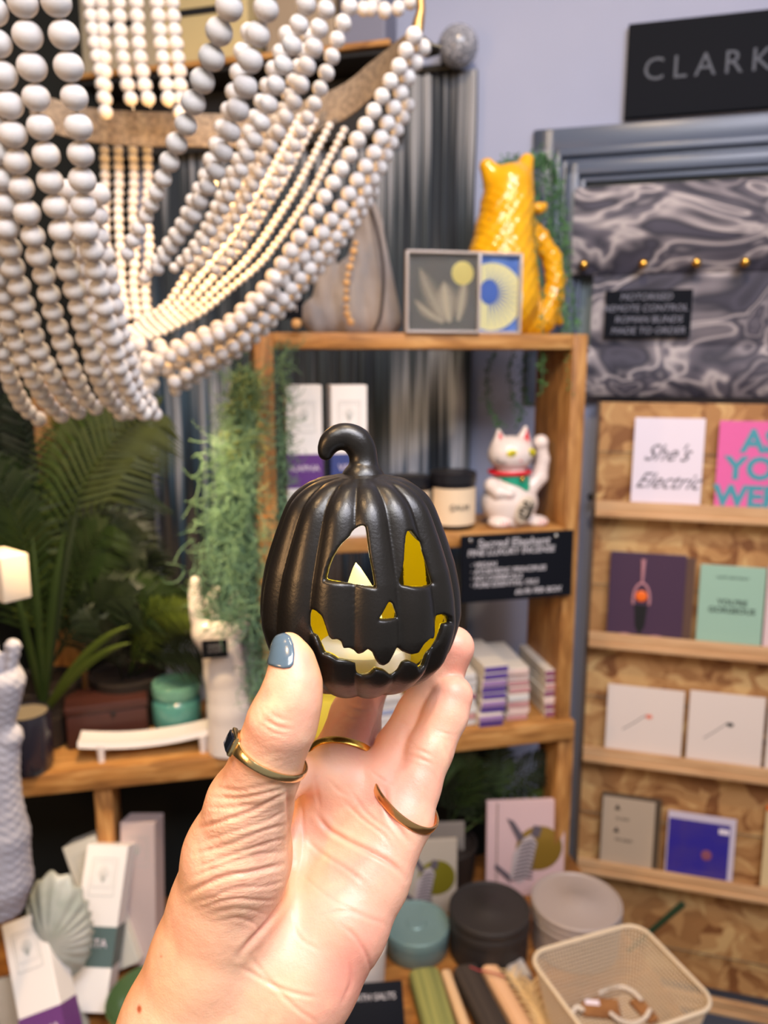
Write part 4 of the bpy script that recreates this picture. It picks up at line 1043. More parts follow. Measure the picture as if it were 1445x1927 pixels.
# candle jars
def candle_jar(px, v, wpx, hpx, label, txt):
    p, s = place(SH, px, ZM, v); r = wpx/2*s; h = hpx*s
    t = thing('candle_jar', label, 'candle', p, SH.yaw)
    MB().lathe([(r*.92, 0), (r, .004), (r, h*.78), (r*.95, h*.80)], n=40).build('jar', mat('dark_jar', srgb(26, 24, 28), .15, coat=.5), t, smooth=True)
    MB().lathe([(r*.97, h*.80), (r*1.04, h*.81), (r*1.04, h*.98), (r*.98, h), (0, h)], n=40).build('lid', mat('black_lid', (.012, .012, .016), .3), t, smooth=True)
    V = []; F = []; N = 28
    for i in range(N+1):
        a = math.radians(-165+150*i/N); V += [(r*1.012*math.cos(a), r*1.012*math.sin(a), h*.10), (r*1.012*math.cos(a), r*1.012*math.sin(a), h*.74)]
    for i in range(N): F.append((2*i, 2*i+2, 2*i+3, 2*i+1))
    MB().add(V, F).build('paper_label', mat('cream_label', srgb(232, 208, 176), .6), t, smooth=True)
    text(txt, .013, (0, -r*1.03, h*.42), t, mat('label_ink', srgb(110, 104, 96), .8), ext=.001)
candle_jar(851, .05, 84, 106, 'black-lidded candle jar with a cream label beside the lucky cat', 'CALM')
candle_jar(770, .07, 78, 96, 'black-lidded candle jar half hidden behind the pumpkin', 'CALM')

# incense cartons
def carton(p, yaw, w_, d_, h, bandc, label, txt=None, tilt=(0, 0), band=(.30, .52), group=None, logo=True, tint=(236, 232, 230), name='incense_box'):
    t = thing(name, label, 'box', p, yaw, group); t.rotation_euler = (tilt[0], tilt[1], yaw)
    MB().box((0, 0, h/2), (w_, d_, h), bev=.0012).build('carton', mat('carton_%d_%d_%d' % tint, srgb(*tint), .45, coat=.1), t)
    if bandc:
        bm_ = mat('band_%d_%d_%d' % bandc, srgb(*bandc), .45)
        MB().box((0, 0, h*(band[0]+band[1])/2), (w_+.0008, d_+.0008, h*(band[1]-band[0]))).build('band', bm_, t)
        if txt: text(txt, w_*.25, (0, -d_/2-.0008, h*(band[0]*.42+band[1]*.58)), t, mat('band_text', srgb(226, 214, 224), .6), ext=.0003)
    if logo:
        fm = mat('carton_line', srgb(176, 178, 174), .6); y = -d_/2-.0004; zc_ = h*.80; m_ = MB(); a = w_*.30; b_ = w_*.42
        for c, dd in (((0, y, zc_+b_), (2*a, .0005, .0007)), ((0, y, zc_-b_), (2*a, .0005, .0007)), ((-a, y, zc_), (.0007, .0005, 2*b_)), ((a, y, zc_), (.0007, .0005, 2*b_))): m_.box(c, dd)
        for c, dd in (((0, y, zc_+b_*.8), (1.6*a, .0005, .0004)), ((0, y, zc_-b_*.55), (1.6*a, .0005, .0004)), ((-a*.8, y, zc_+b_*.12), (.0004, .0005, 1.35*b_)), ((a*.8, y, zc_+b_*.12), (.0004, .0005, 1.35*b_))): m_.box(c, dd)
        for k in range(7):
            an = math.radians(30+k*20); m_.tube([(0, y, zc_-b_*.3), (math.cos(an)*a*.55, y, zc_-b_*.1+math.sin(an)*b_*.7)], .0005, 4)
        m_.build('emblem', fm, t)
    return t
def shelf_carton(px0, px1, ytop, v, **k):
    p, s = place(SH, (px0+px1)/2, ZM, v); _, zt = SH.uz((px0+px1)/2, ytop, v)
    w_ = (px1-px0)*s*.98; return carton(p, SH.yaw+k.pop('dy', 0), w_, w_*.8, zt-ZM, **k)
shelf_carton(541, 607, 724, .03, bandc=(96, 56, 128), txt='KAPHA', label='white incense carton with a purple band, behind the stem on the middle shelf', band=(.34, .56))
shelf_carton(621, 688, 724, .03, bandc=(58, 70, 128), txt='VATA', label='white incense carton with a blue band, right of the purple-banded one', band=(.34, .56))

# flat incense packets stacked on the lower shelf
def packets(px, v, n, colr, stack, wpx=46, jit=1.0, skew=0.0, gap=0):
    for k in range(n):
        z = ZL+.0004+k*.0128
        p, s = place(SH, px+skew*k+rng.normal(0, 1.6)*jit, z, v+rng.random()*.008*jit)
        w_ = wpx*s
        c = colr[k % len(colr)]
        pos = 'topmost' if k == n-1 else ('lowest' if k == 0 else ['second', 'third', 'fourth', 'fifth', 'sixth', 'seventh', 'eighth'][k-1]+' from the bottom')
        t = thing('incense_packet', f'flat {c[1]}-ended incense packet, {pos} in the {stack}', 'packet', p, SH.yaw+rng.normal(0, .02)*jit, 'flat incense packets on the lower shelf')
        MB().box((0, .067, .006), (w_, .134, .0118), bev=.0008).build('packet', mat('packet_cream', srgb(216, 208, 196), .45), t)
        MB().box((0, -.0004, .0058), (w_*.98, .0012, .0098), bev=.0004).build('end_flap', mat('flap_%d_%d_%d' % c[0], srgb(*c[0]), .5), t)
pu = ((86, 62, 140), 'purple'); li = ((150, 120, 170), 'lilac'); ma_ = ((140, 84, 112), 'mauve'); pk = ((190, 140, 142), 'pink'); cr = ((222, 196, 190), 'cream'); wh = ((206, 204, 204), 'white')
packets(1046, .012, 7, [ma_, ma_, cr, ma_, pk, ma_, ma_], 'stack by the side panel')
packets(976, .008, 8, [pk, cr, pk, wh, pk, pk, cr, cr], 'middle stack', wpx=42)
packets(924, -.008, 9, [pu, li, pu, li, pu, pu, li, pu, pu], 'stack next to the fingertip', wpx=48, skew=1.2)
packets(876, .004, 8, [wh, pk, wh, wh, ma_, wh, wh, wh], 'stack half hidden by the fingertips', wpx=40)
packets(728, -.005, 6, [wh, wh, wh, ((150, 160, 190), 'pale blue'), wh, wh], 'stack seen below the pumpkin', wpx=56)
# yellow block behind the index finger
p, s = place(SH, 612, ZL, .01)
t = thing('soap_block', 'yellow soap block seen between the thumb and the first finger', 'soap', p, SH.yaw)
MB().box((0, .03, .033), (.062, .05, .066), bev=.003).build('block', mat('yellow_soap', srgb(222, 198, 70), .5), t, smooth=True)

# chalk sign screwed below the middle shelf
u0, z1 = SH.uz(868, 1008, -.012); u1, z1b = SH.uz(1079, 996, -.012); _, z0 = SH.uz(900, 1132, -.012)
t = thing('chalkboard_sign', 'black chalkboard sign with white handwriting screwed under the middle shelf', 'sign', SH.pt((u0+u1)/2, -.012, (z0+z1)/2-.0), SH.yaw)
Wd, Ht = u1-u0, z1-z0; t.rotation_euler = (0, math.radians(-.5), SH.yaw)
MB().box((0, 0, 0), (Wd, .006, Ht), bev=.001).build('board', blackp, t)
for s_, sz, x, z, al in (('Sacred Elephant', .0200, .46, .87, 'CENTER'), ('FINE LUXURY INCENSE', .0150, .44, .74, 'CENTER'), ('· VEGAN', .0120, .08, .56, 'LEFT'), ('· AYURVEDIC PRINCIPLES', .0120, .08, .46, 'LEFT'), ('· NO CHEMICALS', .0120, .08, .36, 'LEFT'), ('· PURE ESSENTIAL OILS', .0120, .08, .26, 'LEFT'), ('£6.95 PER BOX', .0130, .90, .12, 'RIGHT')):
    text(s_, sz, (Wd*(x-.5), -.0036, Ht*(z-.5)), t, chalk, align=al, shear=.12, bold=.0002)
for x in (-.42, .34): MB().ball((Wd*x, -.003, Ht*.43), .0036, 12, (1, .5, 1)).build('screw', mat('steel', (.6, .6, .6), .2, 1), t, smooth=True)

# ------------------------------------------------------------------ left part of the lower shelf
# white hand-shaped stand
p, s = place(SH, 432, ZL, .015)
X_ = lambda a, b, y=0.0: np.array([(a-432)*s, y, (1380-b)*s])
def fst(Q):
    d = chain(Q, [X_(434, 1380), X_(434, 1300), X_(428, 1230), (X_(424, 1180))], [44*s, 40*s, 37*s, 36*s], .006)
    d = smin(d, cone(Q, X_(402, 1150), X_(452, 1140), 30*s, 26*s), .012)
    for pts_, rr_ in (([(392, 1140), (380, 1100), (383, 1052)], [17, 14, 9.5]), ([(415, 1125), (410, 1090), (420, 1072)], [13, 11, 9]), ([(440, 1125), (446, 1100), (452, 1080)], [13, 11, 8]), ([(455, 1150), (470, 1128), (466, 1108)], [14, 11, 8])):
        d = smin(d, chain(Q, [X_(*q) for q in pts_], [r_*s for r_ in rr_], .003), .006)
    return np.maximum(d, -Q[:, 2])
t = thing('hand_statue', 'white ceramic hand statue with raised fingers and a black price tag', 'statue', p, SH.yaw)
V, Fq = surface(fst, X_(370, 1382, -.05), X_(500, 1034, .05), .0018); V = relax(V, Fq, 2)
mesh_obj('statue_body', V, Fq, mat('white_ceramic', srgb(224, 216, 214), .35, coat=.3), t, smooth=True)
tt = thing('price_tag', 'small black price tag leaning on the white hand statue', 'tag', p+X_(417, 1180, 0)*np.array([1, 1, 1])+np.array([.006, -.046, 0]), SH.yaw)
tt.rotation_euler = (math.radians(-6), 0, SH.yaw)
MB().box((0, 0, .014), (.040, .002, .029)).build('tag_board', blackp, tt); text('HAND\n£12.50', .0075, (0, -.0014, .015), tt, mat('chalk_grey'))
# teal glass jar
p, s = place(SH, 336, ZL, .100); r = 45*s
t = thing('glass_jar', 'teal embossed glass jar with a stepped lid on the lower shelf', 'jar', p, SH.yaw)
tg = mat('teal_glass', srgb(120, 196, 186), .1, trans=.6, coat=.6, ior=1.4)
MB().lathe([(r*.93, 0), (r, .004), (r*1.0, .058), (r*.93, .064), (r*.86, .066), (r*.86, .063), (r*.9, .055), (r*.88, .006), (0, .005)], n=48, fn=lambda a, z: 1+.006*math.sin(a*24)*(1 if .01 < z < .055 else 0)).build('jar', tg, t, smooth=True)
MB().lathe([(r*.84, .064), (r*.90, .069), (r*.98, .072), (r*1.0, .088), (r*.95, .092), (r*.84, .092), (r*.80, .084), (0, .082)], n=48).build('lid', mat('teal_glass_pale', srgb(150, 212, 190), .1, trans=.6, coat=.6), t, smooth=True)
m_ = MB()
for k in (1, 2, 3): m_.tube([(.006*k*math.cos(a), -r*1.0+abs(.006*k*math.cos(a))**2/(2*r)*1.0, .030+.0075*k*math.sin(a)*1.0) for a in np.linspace(0, 2*math.pi, 25)], .0007, 5, caps=False)
m_.build('embossed_rosette', tg, t, smooth=True)
# white curved tray on legs
t_p, s = place(SH, 288, ZL, .03)
t = thing('ceramic_bridge_tray', 'glossy white curved tray on four short legs on the lower shelf', 'tray', t_p, SH.yaw)
V = []; F = []; N = 24; Lh = 128*s
for i in range(N+1):
    x = -Lh+2*Lh*i/N; z = .021+.012*(x/Lh)**2+.003*(x/Lh)
    for (y, dz) in ((-.024, 0), (-.021, .0085), (0, .0065), (.021, .0085), (.024, 0), (0, -.0015)): V.append((x, y, z+dz))
for i in range(N):
    for k in range(6): F.append((i*6+k, i*6+(k+1) % 6, (i+1)*6+(k+1) % 6, (i+1)*6+k))
F += [tuple(range(5, -1, -1)), tuple(N*6+k for k in range(6))]
wc = mat('white_ceramic')
MB().add(V, F).build('tray', wc, t, smooth=True)
for x in (-.70, .72):
    for y in (-.019, .019): MB().tube([(Lh*x, y, 0), (Lh*x, y, .030)], [.0052, .0068], 12).build('leg', wc, t, smooth=True)
# brown leather box, dark jar
p, s = place(SH, 205, ZL, .085)
t = thing('leather_box', 'dark brown leather box with a small stud, behind the white tray', 'box', p, SH.yaw+.12)
lb = mat('brown_leather', srgb(64, 34, 28), .45, bump=(90, .2, .001))
MB().box((0, .02, .030), (.130, .075, .060), bev=.004).build('box_body', lb, t, smooth=True); MB().box((0, .02, .068), (.134, .079, .016), bev=.004).build('lid', lb, t, smooth=True); MB().ball((.01, -.020, .056), .004, 10, (1, .6, 1)).build('stud', mat('dark_metal'), t, smooth=True)
p, s = place(SH, 58, ZL, .012); r = 43*s
t = thing('dark_candle_pot', 'dark blue-black embossed candle pot with a pale wax top', 'candle', p, SH.yaw)
MB().lathe([(r*.86, 0), (r*.98, .010), (r, .040), (r*.98, .085), (r*.94, .098), (r*.90, .098), (r*.90, .092), (0, .091)], n=60, fn=lambda a, z: 1+.022*math.sin(a*9+z*150)*math.sin(z*90)*(1 if .008 < z < .088 else 0)).build('pot', mat('midnight_glaze', srgb(32, 32, 46), .25, coat=.5), t, smooth=True)
MB().lathe([(0, .093), (r*.89, .093), (r*.89, .0945), (0, .0945)], n=40).build('wax', mat('grey_wax', srgb(132, 120, 100), .4), t, smooth=True)
# white rough sculpture along the left edge, standing on the table
p = P(8, 1716, 1.05); s = pscale(p)
X_ = lambda a, b, y=0.0: np.array([(a-8+(1716-b)*.10)*s, y, (1716-b)*s*1.03])
def fsc(Q):
    d = chain(Q, [X_(2, 1690), X_(6, 1650), X_(6, 1560), X_(-2, 1470), X_(0, 1400)], [44*s, 50*s, 44*s, 34*s, 32*s], .006)
    d = smin(d, cone(Q, X_(-5, 1385), X_(12, 1372), 28*s, 26*s), .006)
    d = smin(d, cone(Q, X_(0, 1345), X_(2, 1270), 24*s, 38*s), .005)
    d = smin(d, cone(Q, X_(5, 1250), X_(20, 1205), 20*s, 14*s), .006)
    d = smin(d, cone(Q, X_(-30, 1250), X_(-30, 1190), 26*s, 20*s), .006)
    d = smax(d, -cone(Q, X_(2, 1215, -.01), X_(4, 1262, -.006), 16*s, 10*s), .004)
    return np.maximum(d+.0009*np.sin(Q[:, 0]*310+Q[:, 2]*500)*np.sin(Q[:, 1]*420), -Q[:, 2])
sc_t = thing('plaster_sculpture', 'tall rough grey-white plaster sculpture cut off by the left edge of the photo', 'sculpture', p)
V, Fq = surface(fsc, (-.06, -.06, -.002), (.10, .06, .44), .0019); V = relax(V, Fq, 1)
mesh_obj('sculpture_body', V, Fq, mat('rough_plaster', srgb(176, 174, 184), .8, noise=(srgb(150, 150, 162), 20, 4, .3, .7), bump=(200, .35, .002)), sc_t, smooth=True)
st = thing('sculpture_stand', 'thin dark stand under the plaster sculpture, mostly outside the left edge', 'stand', (p[0]-.03, p[1], TZ))
MB().lathe([(.035, 0), (.035, .006), (.006, .008), (.006, p[2]-TZ-.004), (.030, p[2]-TZ-.003), (.030, p[2]-TZ-.0005), (0, p[2]-TZ-.0005)], n=28).build('stand', mat('dark_metal'), st, smooth=True)
# small cream embossed box held at the left edge
p = P(12, 1122, 1.02); s = pscale(p)
t = thing('embossed_block', 'small cream block with an embossed swirl sticking in at the left edge', 'block', p, math.radians(-38))
MB().box((0, 0, .029), (.060, .036, .058), bev=.002).build('block', mat('cream_block', srgb(222, 206, 186), .6, bump=(60, .2, .002)), t, smooth=True)
m_ = MB()
for k in range(3): m_.tube([(-.004+(.006+.006*k)*math.cos(a), -.0185, .030+(.006+.006*k)*math.sin(a)) for a in np.linspace(0, 5.4, 20)], .0012, 6)
m_.build('embossed_swirl', mat('swirl_cream', srgb(190, 170, 130), .6), t, smooth=True)
t = thing('display_rod', 'dark rod carrying the small cream block', 'rod', (p[0]-.040, p[1]+.035, ZL))
MB().tube([(0, 0, 0), (0, 0, p[2]-ZL+.004)], .004, 10).box((.022, -.020, p[2]-ZL-.004), (.050, .044, .005)).build('rod', mat('dark_metal'), t, smooth=True)

# ------------------------------------------------------------------ things on the table, left
def table_carton(xb, yb, wpx, hm, yaw, tilt, zb=TZ, **k):
    p = zplane(xb, yb, zb); s = pscale(p); w_ = wpx*s
    return carton(p+np.array([0, 0, .0005]), yaw, w_, w_*.8, hm, tilt=tilt, **k)
def stand_carton(xt, yt, wpx, hm, yaw, tilt, **k):
    """a carton leaning back on the table whose top front edge is seen at xt, yt"""
    R_ = (Matrix.Rotation(yaw, 3, 'Z') @ Matrix.Rotation(tilt[1], 3, 'Y') @ Matrix.Rotation(tilt[0], 3, 'X'))
    d = 1.15
    for _ in range(20):
        w_ = wpx*d/FPX; off_ = R_ @ Vector((0, -w_*.4, hm)); low = min((R_ @ Vector((a*w_/2, b*w_*.4, 0))).z for a in (-1, 1) for b in (-1, 1))
        d = (TZ+.001-low+off_.z-1.5)/raydir(xt, yt)[2]
    base = Vector(P(xt, yt, d))-off_
    return carton(tuple(base), yaw, w_, w_*.8, hm, tilt=tilt, **k)
stand_carton(203, 1590, 76, .235, .02, (-.50, .07), bandc=(84, 104, 104), txt='VATA', label='white incense carton with a grey-green band standing right of the shell dish', band=(.26, .50))
stand_carton(258, 1548, 66, .235, -.05, (-.22, -.03), bandc=None, label='pinkish white carton beside the wooden post', tint=(190, 172, 170))
stand_carton(148, 1584, 66, .215, .1, (-.30, -.36), bandc=None, label='white carton leaning back behind the green-banded one', tint=(206, 204, 194))
stand_carton(40, 1728, 80, .215, .10, (-.52, -.34), bandc=(104, 58, 122), txt='KAPHA', label='tilted white incense carton with a purple band at the bottom left', band=(.14, .42))
p = zplane(95, 1800, TZ); 
t = thing('cream_block', 'small cream block in the dark behind the shell dish', 'block', (-.47, 1.26, TZ), .1); MB().box((0, 0, .075), (.038, .03, .150), bev=.002).build('block', mat('cream_block'), t, smooth=True)
# shell dish
p = P(112, 1745, 1.17); s = pscale(p)
t = thing('shell_dish', 'big ruffled grey-white shell standing on edge behind the tilted carton', 'shell', (p[0], p[1], TZ+.002))
def fsh(Q):
    q = Q-np.array([0, 0, p[2]-TZ]); a = np.arctan2(q[:, 2], q[:, 0]); r = np.hypot(q[:, 0]/62/s, q[:, 2]/112/s)
    yy = q[:, 1]+.034*(1-np.clip(r, 0, 1.2)**2)-.0020*np.sin(a*20)*np.clip(r, 0, 1)
    rim = (r-1-.02*np.sin(a*20))*70*s
    d = smax(np.abs(yy)-.0050, rim, .004)
    foot = cone(Q, (0, 0, .004), (0, 0, .05), .03, .012)
    return np.maximum(smin(d, foot, .006), -Q[:, 2])
V, Fq = surface(fsh, (-.065, -.06, -.002), (.065, .03, (p[2]-TZ)+.10), .0016); V = relax(V, Fq, 1)
mesh_obj('shell', V, Fq, mat('shell_white', srgb(188, 190, 182), .4, noise=(srgb(160, 166, 156), 25, 4, .35, .65), bump=(80, .3, .002)), t, smooth=True)
# green bowl half behind the wrist
p = zplane(285, 1930, TZ+.03); s = pscale(p); 
t = thing('green_bowl', 'dark green glazed bowl half hidden behind the wrist', 'bowl', (p[0]+.0, p[1]+.02, TZ))
MB().lathe([(.03, 0), (.034, .003), (.060, .030), (.070, .062), (.068, .064), (.056, .034), (.028, .006), (0, .005)], n=48).build('bowl', mat('green_glaze', srgb(74, 98, 60), .25, coat=.5), t, smooth=True)
p = zplane(-8, 1925, TZ+.06)
t = thing('textured_tile', 'cream textured ceramic tile at the bottom left corner', 'tile', (p[0], p[1], TZ), .3)
t.rotation_euler = (-.2, 0, .3)
MB().box((.0, .01, .055), (.055, .012, .11), bev=.003).build('tile', mat('cream_tile', srgb(206, 196, 178), .6, bump=(70, .6, .004)), t, smooth=True)

# ------------------------------------------------------------------ things on the table, right
def tin(px, py, rpx, h, label, m_, lids=1, z=TZ, knob=False, name='round_tin'):
    p = zplane(px, py, z+h); s = pscale(p); r = rpx*s
    t = thing(name, label, 'tin', (p[0], p[1], z+.0004))
    hb = h*.62
    MB().lathe([(r*.93, 0), (r*.96, .002), (r*.97, hb)], n=56).build('tin_body', m_, t, smooth=True)
    prof = [(r*.975, hb), (r, hb+.001)]
    for k in range(lids):
        z0_ = hb+(h-hb)*k/lids; z1_ = hb+(h-hb)*(k+1)/lids; prof += [(r, z0_+.0012), (r*1.005, (z0_+z1_)/2), (r, z1_-.0015), (r*.985, z1_-.0002)]
    prof += [(r*.975, h), (r*.94, h), (r*.92, h-.002), (r*.86, h-.0022), (r*.30, h-.002), (r*.27, h-.0005), (0, h-.0003)]
    MB().lathe(prof, n=56).build('lid', m_, t, smooth=True)
    return t
tin(783, 1735, 63, .048, 'pale teal round tin nearest the hand on the table', mat('teal_tin', srgb(122, 150, 150), .38, .25))
tin(921, 1706, 76, .085, 'black round tin between the teal and the grey ones', mat('black_tin', srgb(46, 42, 42), .55, .1), 2)
tin(1085, 1693, 84, .085, 'pale grey round tin with a stepped lid by the shelf post', mat('grey_tin', srgb(164, 152, 148), .42, .15), 3)
p = zplane(668, 1872, TZ+.01); 
t = thing('white_tub', 'white ribbed round tub half hidden behind the hand', 'tub', (p[0], p[1]+.03, TZ))
MB().lathe([(.040, 0), (.046, .004), (.049, .080), (.047, .083), (.044, .083), (.043, .010), (0, .008)], n=56, fn=lambda a, z: 1+.008*math.sin(z*420)).build('tub', mat('tub_white', srgb(216, 206, 200), .45), t, smooth=True)
# zebra cards
def zebra(px0, px1, yt, d, label, bgc, discc, name='boxed_print'):
    pt = P((px0+px1)/2, yt, d); s = d/FPX; w_ = (px1-px0)*s; h = (pt[2]-TZ)*1.004
    t = thing(name, label, 'card', (pt[0], pt[1], TZ+.0006), SH.yaw*.3)
    t.rotation_euler = (-.06, 0, SH.yaw*.3)
    MB().box((0, .004, h/2), (w_, .010, h), bev=.001).build('box_card', mat('print_bg_%d' % bgc[0], srgb(*bgc), .4, coat=.3), t)
    MB().box((-w_*.5+w_*.13, -.0016, h/2), (w_*.02, .0006, h*.98)).build('fold_line', mat('fold_line', srgb(150, 130, 124), .6), t)
    top = h-w_*1.12
    MB().ball((w_*.17, -.0014, top+w_*.48), w_*.30, 36, (1, .012, 1)).build('gold_disc_print', mat('disc_%d' % discc[0], srgb(*discc), .3, .4), t, smooth=True)
    gz = mat('zebra_grey', srgb(92, 84, 94), .6); lz = mat('zebra_light', srgb(176, 166, 170), .6)
    X = lambda x, z: (w_*x, top+w_*z)
    MB().prism([X(*q) for q in ((-.16, .42), (-.03, .62), (.07, .68), (.14, .56), (.10, .34), (.04, .10), (-.08, .02), (-.20, .10))], -.0026, -.0016).build('zebra_head_print', lz, t)
    m_ = MB()
    m_.prism([X(*q) for q in ((-.10, .58), (-.25, .90), (-.16, .86), (-.02, .64))], -.0030, -.0020)
    m_.prism([X(*q) for q in ((.06, .66), (.10, .80), (.20, .76), (.16, .62))], -.0030, -.0020)
    m_.prism([X(*q) for q in ((-.20, .14), (-.38, .30), (-.40, .24), (-.18, .02))], -.0030, -.0020)
    for k in range(10):
        z = .08+k*.053; m_.prism([X(-.17+.012*k, z), X(-.02+.010*k, z+.035), X(.09+.004*k, z+.005), X(.09+.004*k, z-.012), X(-.02+.010*k, z+.012), X(-.17+.012*k, z-.018)], -.0034, -.0027)
    m_.build('zebra_stripe_print', gz, t)
    return t
zebra(782, 876, 1556, 1.49, 'grey boxed print standing behind the zebra print near the hand', (134, 126, 120), (134, 126, 120), 'boxed_print')
zebra(744, 862, 1588, 1.43, 'zebra print with an olive disc nearest the hand', (176, 166, 154), (138, 130, 40))
zebra(918, 1069, 1514, 1.47, 'pink zebra print with a gold disc beside the shelf post', (206, 178, 182), (150, 122, 50))
# wrapped bars
def bar(px0, py0, px1, py1, wpx, label, m_, z=TZ, h=.030, name='incense_bundle', cat_='bundle', ribs=False, d0=0):
    a = zplane(px0, py0, z+h); b = zplane(px1, py1, z+h); s = pscale(a); a = Vector(a); b = Vector(b); L_ = (b-a).length; yaw = math.atan2(b.y-a.y, b.x-a.x)
    t = thing(name, label, cat_, (a.x, a.y, z+.0005), yaw)
    w_ = wpx*s; mb = MB()
    N = 12; V = []; F = []; prof = []
    for k in range(N):
        an = 2*math.pi*k/N+math.pi/N; cx_, cz_ = math.cos(an), math.sin(an)
        prof.append((math.copysign(abs(cx_)**.5, cx_)*w_/2, h/2+math.copysign(abs(cz_)**.5, cz_)*h/2))
    xs_ = [0, .004]+[L_*i/30 for i in range(1, 31)]
    for i, x in enumerate(xs_):
        f_ = .82 if i == 0 else 1+(.02*math.sin(i*2.4) if ribs else 0)
        for (y, zz__) in prof: V.append((x, y*f_, h/2+(zz__-h/2)*f_))
    for i in range(len(xs_)-1):
        for k in range(N): F.append((i*N+k, i*N+(k+1) % N, (i+1)*N+(k+1) % N, (i+1)*N+k))
    F += [tuple(range(N-1, -1, -1)), tuple((len(xs_)-1)*N+k for k in range(N))]
    mb.add(V, F).build('bar', m_, t, smooth=True, angle=60)
    return t
weave = lambda n, c, c2: mat(n, srgb(*c), .85, noise=(srgb(*c2), 3, 3, .35, .65, (1, 40, 8)), bump=(3, .6, .003, (1, 60, 60)))
bar(797, 1818, 846, 1990, 58, 'olive green ribbed fabric bar on the table', weave('olive_weave', (150, 148, 84), (112, 116, 66)), h=.034)
bar(838, 1822, 898, 1990, 20, 'narrow cream bar right of the olive one', weave('cream_weave', (218, 184, 146), (196, 160, 120)), h=.026)
bar(874, 1812, 966, 1990, 48, 'charcoal fabric bar in the row of bars', weave('charcoal_weave', (66, 56, 50), (48, 40, 36)), h=.034)
bar(920, 1812, 1016, 1980, 34, 'peach wrapped bar right of the charcoal one', weave('peach_weave', (224, 182, 146), (205, 160, 120)), h=.028)
bar(958, 1790, 984, 1836, 40, 'short frosty grey block lying above the feathers', weave('frost', (150, 136, 128), (190, 184, 180)), h=.024, name='crystal_block', cat_='block')
t = thing('red_thread', 'thin red thread across the peach bar', 'thread', zplane(900, 1818, TZ+.034)); q0 = zplane(890, 1818, TZ+.036)
MB().tube([tuple(zplane(a, b, TZ+.036)-zplane(900, 1818, TZ+.034)) for a, b in ((884, 1819), (900, 1826), (925, 1830), (950, 1838))], .0012, 6).build('thread', mat('red_thread', srgb(170, 70, 70), .8), t)
# feathers
fe = mat('straw_feather', srgb(226, 196, 146), .7)
for (x0, y0, x1, y1, lab, n_) in ((962, 1832, 1040, 1950, 'pale straw-coloured feather lying between the peach bar and the wire basket', 34), (1000, 1850, 1022, 1960, 'second straw feather tucked against the wire basket', 26)):
    a = Vector(zplane(x0, y0, TZ+.022)); b = Vector(zplane(x1, y1, TZ+.022)); t = thing('feather', lab, 'feather', (a.x, a.y, TZ)); d = (b-a); L_ = d.length; d.normalize(); nrm = Vector((d.y, -d.x, 0)); m_ = MB()
    off_ = Vector((0, 0, a.z-TZ))
    m_.tube([off_, off_+d*L_], .0016, 6)
    for k in range(n_):
        f_ = k/n_
        for sg in (-1, 1):
            q = off_+d*(L_*f_); e_ = q+(nrm*sg*.9+d*-.8)*.020+Vector((0, 0, .004*math.sin(k*1.7))); m_.tube([q, (q+e_)/2+Vector((0, 0, .003)), e_], [.0009, .0008, .0003], 5)
    m_.build('plume', fe, t, smooth=True)
# black sign lying at the bottom
p = zplane(702, 1905, TZ+.045)
t = thing('counter_sign', 'small black sign with white capitals leaning at the bottom behind the wrist', 'sign', (p[0], p[1]-.0, TZ), .06); t.rotation_euler = (-.75, 0, .10)
MB().box((0, 0, .036), (.098, .005, .072), bev=.003).build('board', blackp, t, smooth=True); text('BATH SALTS', .0125, (.003, -.003, .052), t, chalk)
# wire basket
cl, ct, crn = (zplane(992, 1800, TZ+.105), zplane(1196, 1741, TZ+.105), zplane(1352, 1893, TZ+.105))
ctr = (cl+crn)/2; ex = Vector(ct-cl); ey = Vector(crn-ct); yawb = math.atan2(ex.y, ex.x); Wb, Db = ex.length, ey.length
bk_ = thing('wire_basket', 'cream wire mesh basket with rounded corners holding wooden tags', 'basket', (ctr[0], ctr[1], TZ+.0008), yawb)
def rr_loop(w_, d_, r, n=8):
    out = []
    for cx_, cy_, a0 in ((w_/2-r, d_/2-r, 0), (-w_/2+r, d_/2-r, 90), (-w_/2+r, -d_/2+r, 180), (w_/2-r, -d_/2+r, 270)):
        for k in range(n+1): a = math.radians(a0+90*k/n); out.append((cx_+r*math.cos(a), cy_+r*math.sin(a)))
    return out
cmw = mat('cream_wire', srgb(214, 196, 170), .45)
def resample(L, n):
    A = np.array(L+[L[0]]); d = np.r_[0, np.cumsum(np.hypot(*np.diff(A, axis=0).T))]; q = np.linspace(0, d[-1], n+1)[:-1]; return np.stack([np.interp(q, d, A[:, 0]), np.interp(q, d, A[:, 1])], 1)
def lev(f_): sc2 = .80+.20*f_; return resample(rr_loop(Wb*1.02*sc2, Db*1.02*sc2, .030), 132)
m_ = MB(); NZ = 17
for k in range(NZ):
    f_ = k/NZ; L = lev(f_); m_.tube([(x, y, .001+.104*f_) for x, y in L]+[(L[0][0], L[0][1], .001+.104*f_)], .0009, 4, caps=False)
A0, A1 = lev(0), lev(1)
for k in range(132): m_.tube([(*A0[k], .001), (*A1[k], .104)], .0009, 4)
m_.build('mesh_wall', cmw, bk_)
m_ = MB(); bw_, bd2 = Wb*1.02*.80, Db*1.02*.80
for k in range(1, 30): x = -bw_/2+bw_*k/30; m_.tube([(x, -bd2/2+.004, .001), (x, bd2/2-.004, .001)], .0009, 4)
for k in range(1, 28): y = -bd2/2+bd2*k/28; m_.tube([(-bw_/2+.004, y, .0012), (bw_/2-.004, y, .0012)], .0009, 4)
m_.build('mesh_floor', cmw, bk_)
L = lev(1.02); m_ = MB(); m_.tube([(x, y, .106) for x, y in L]+[(L[0][0], L[0][1], .106)], .0032, 10, caps=False); m_.build('rim', cmw, bk_, smooth=True)
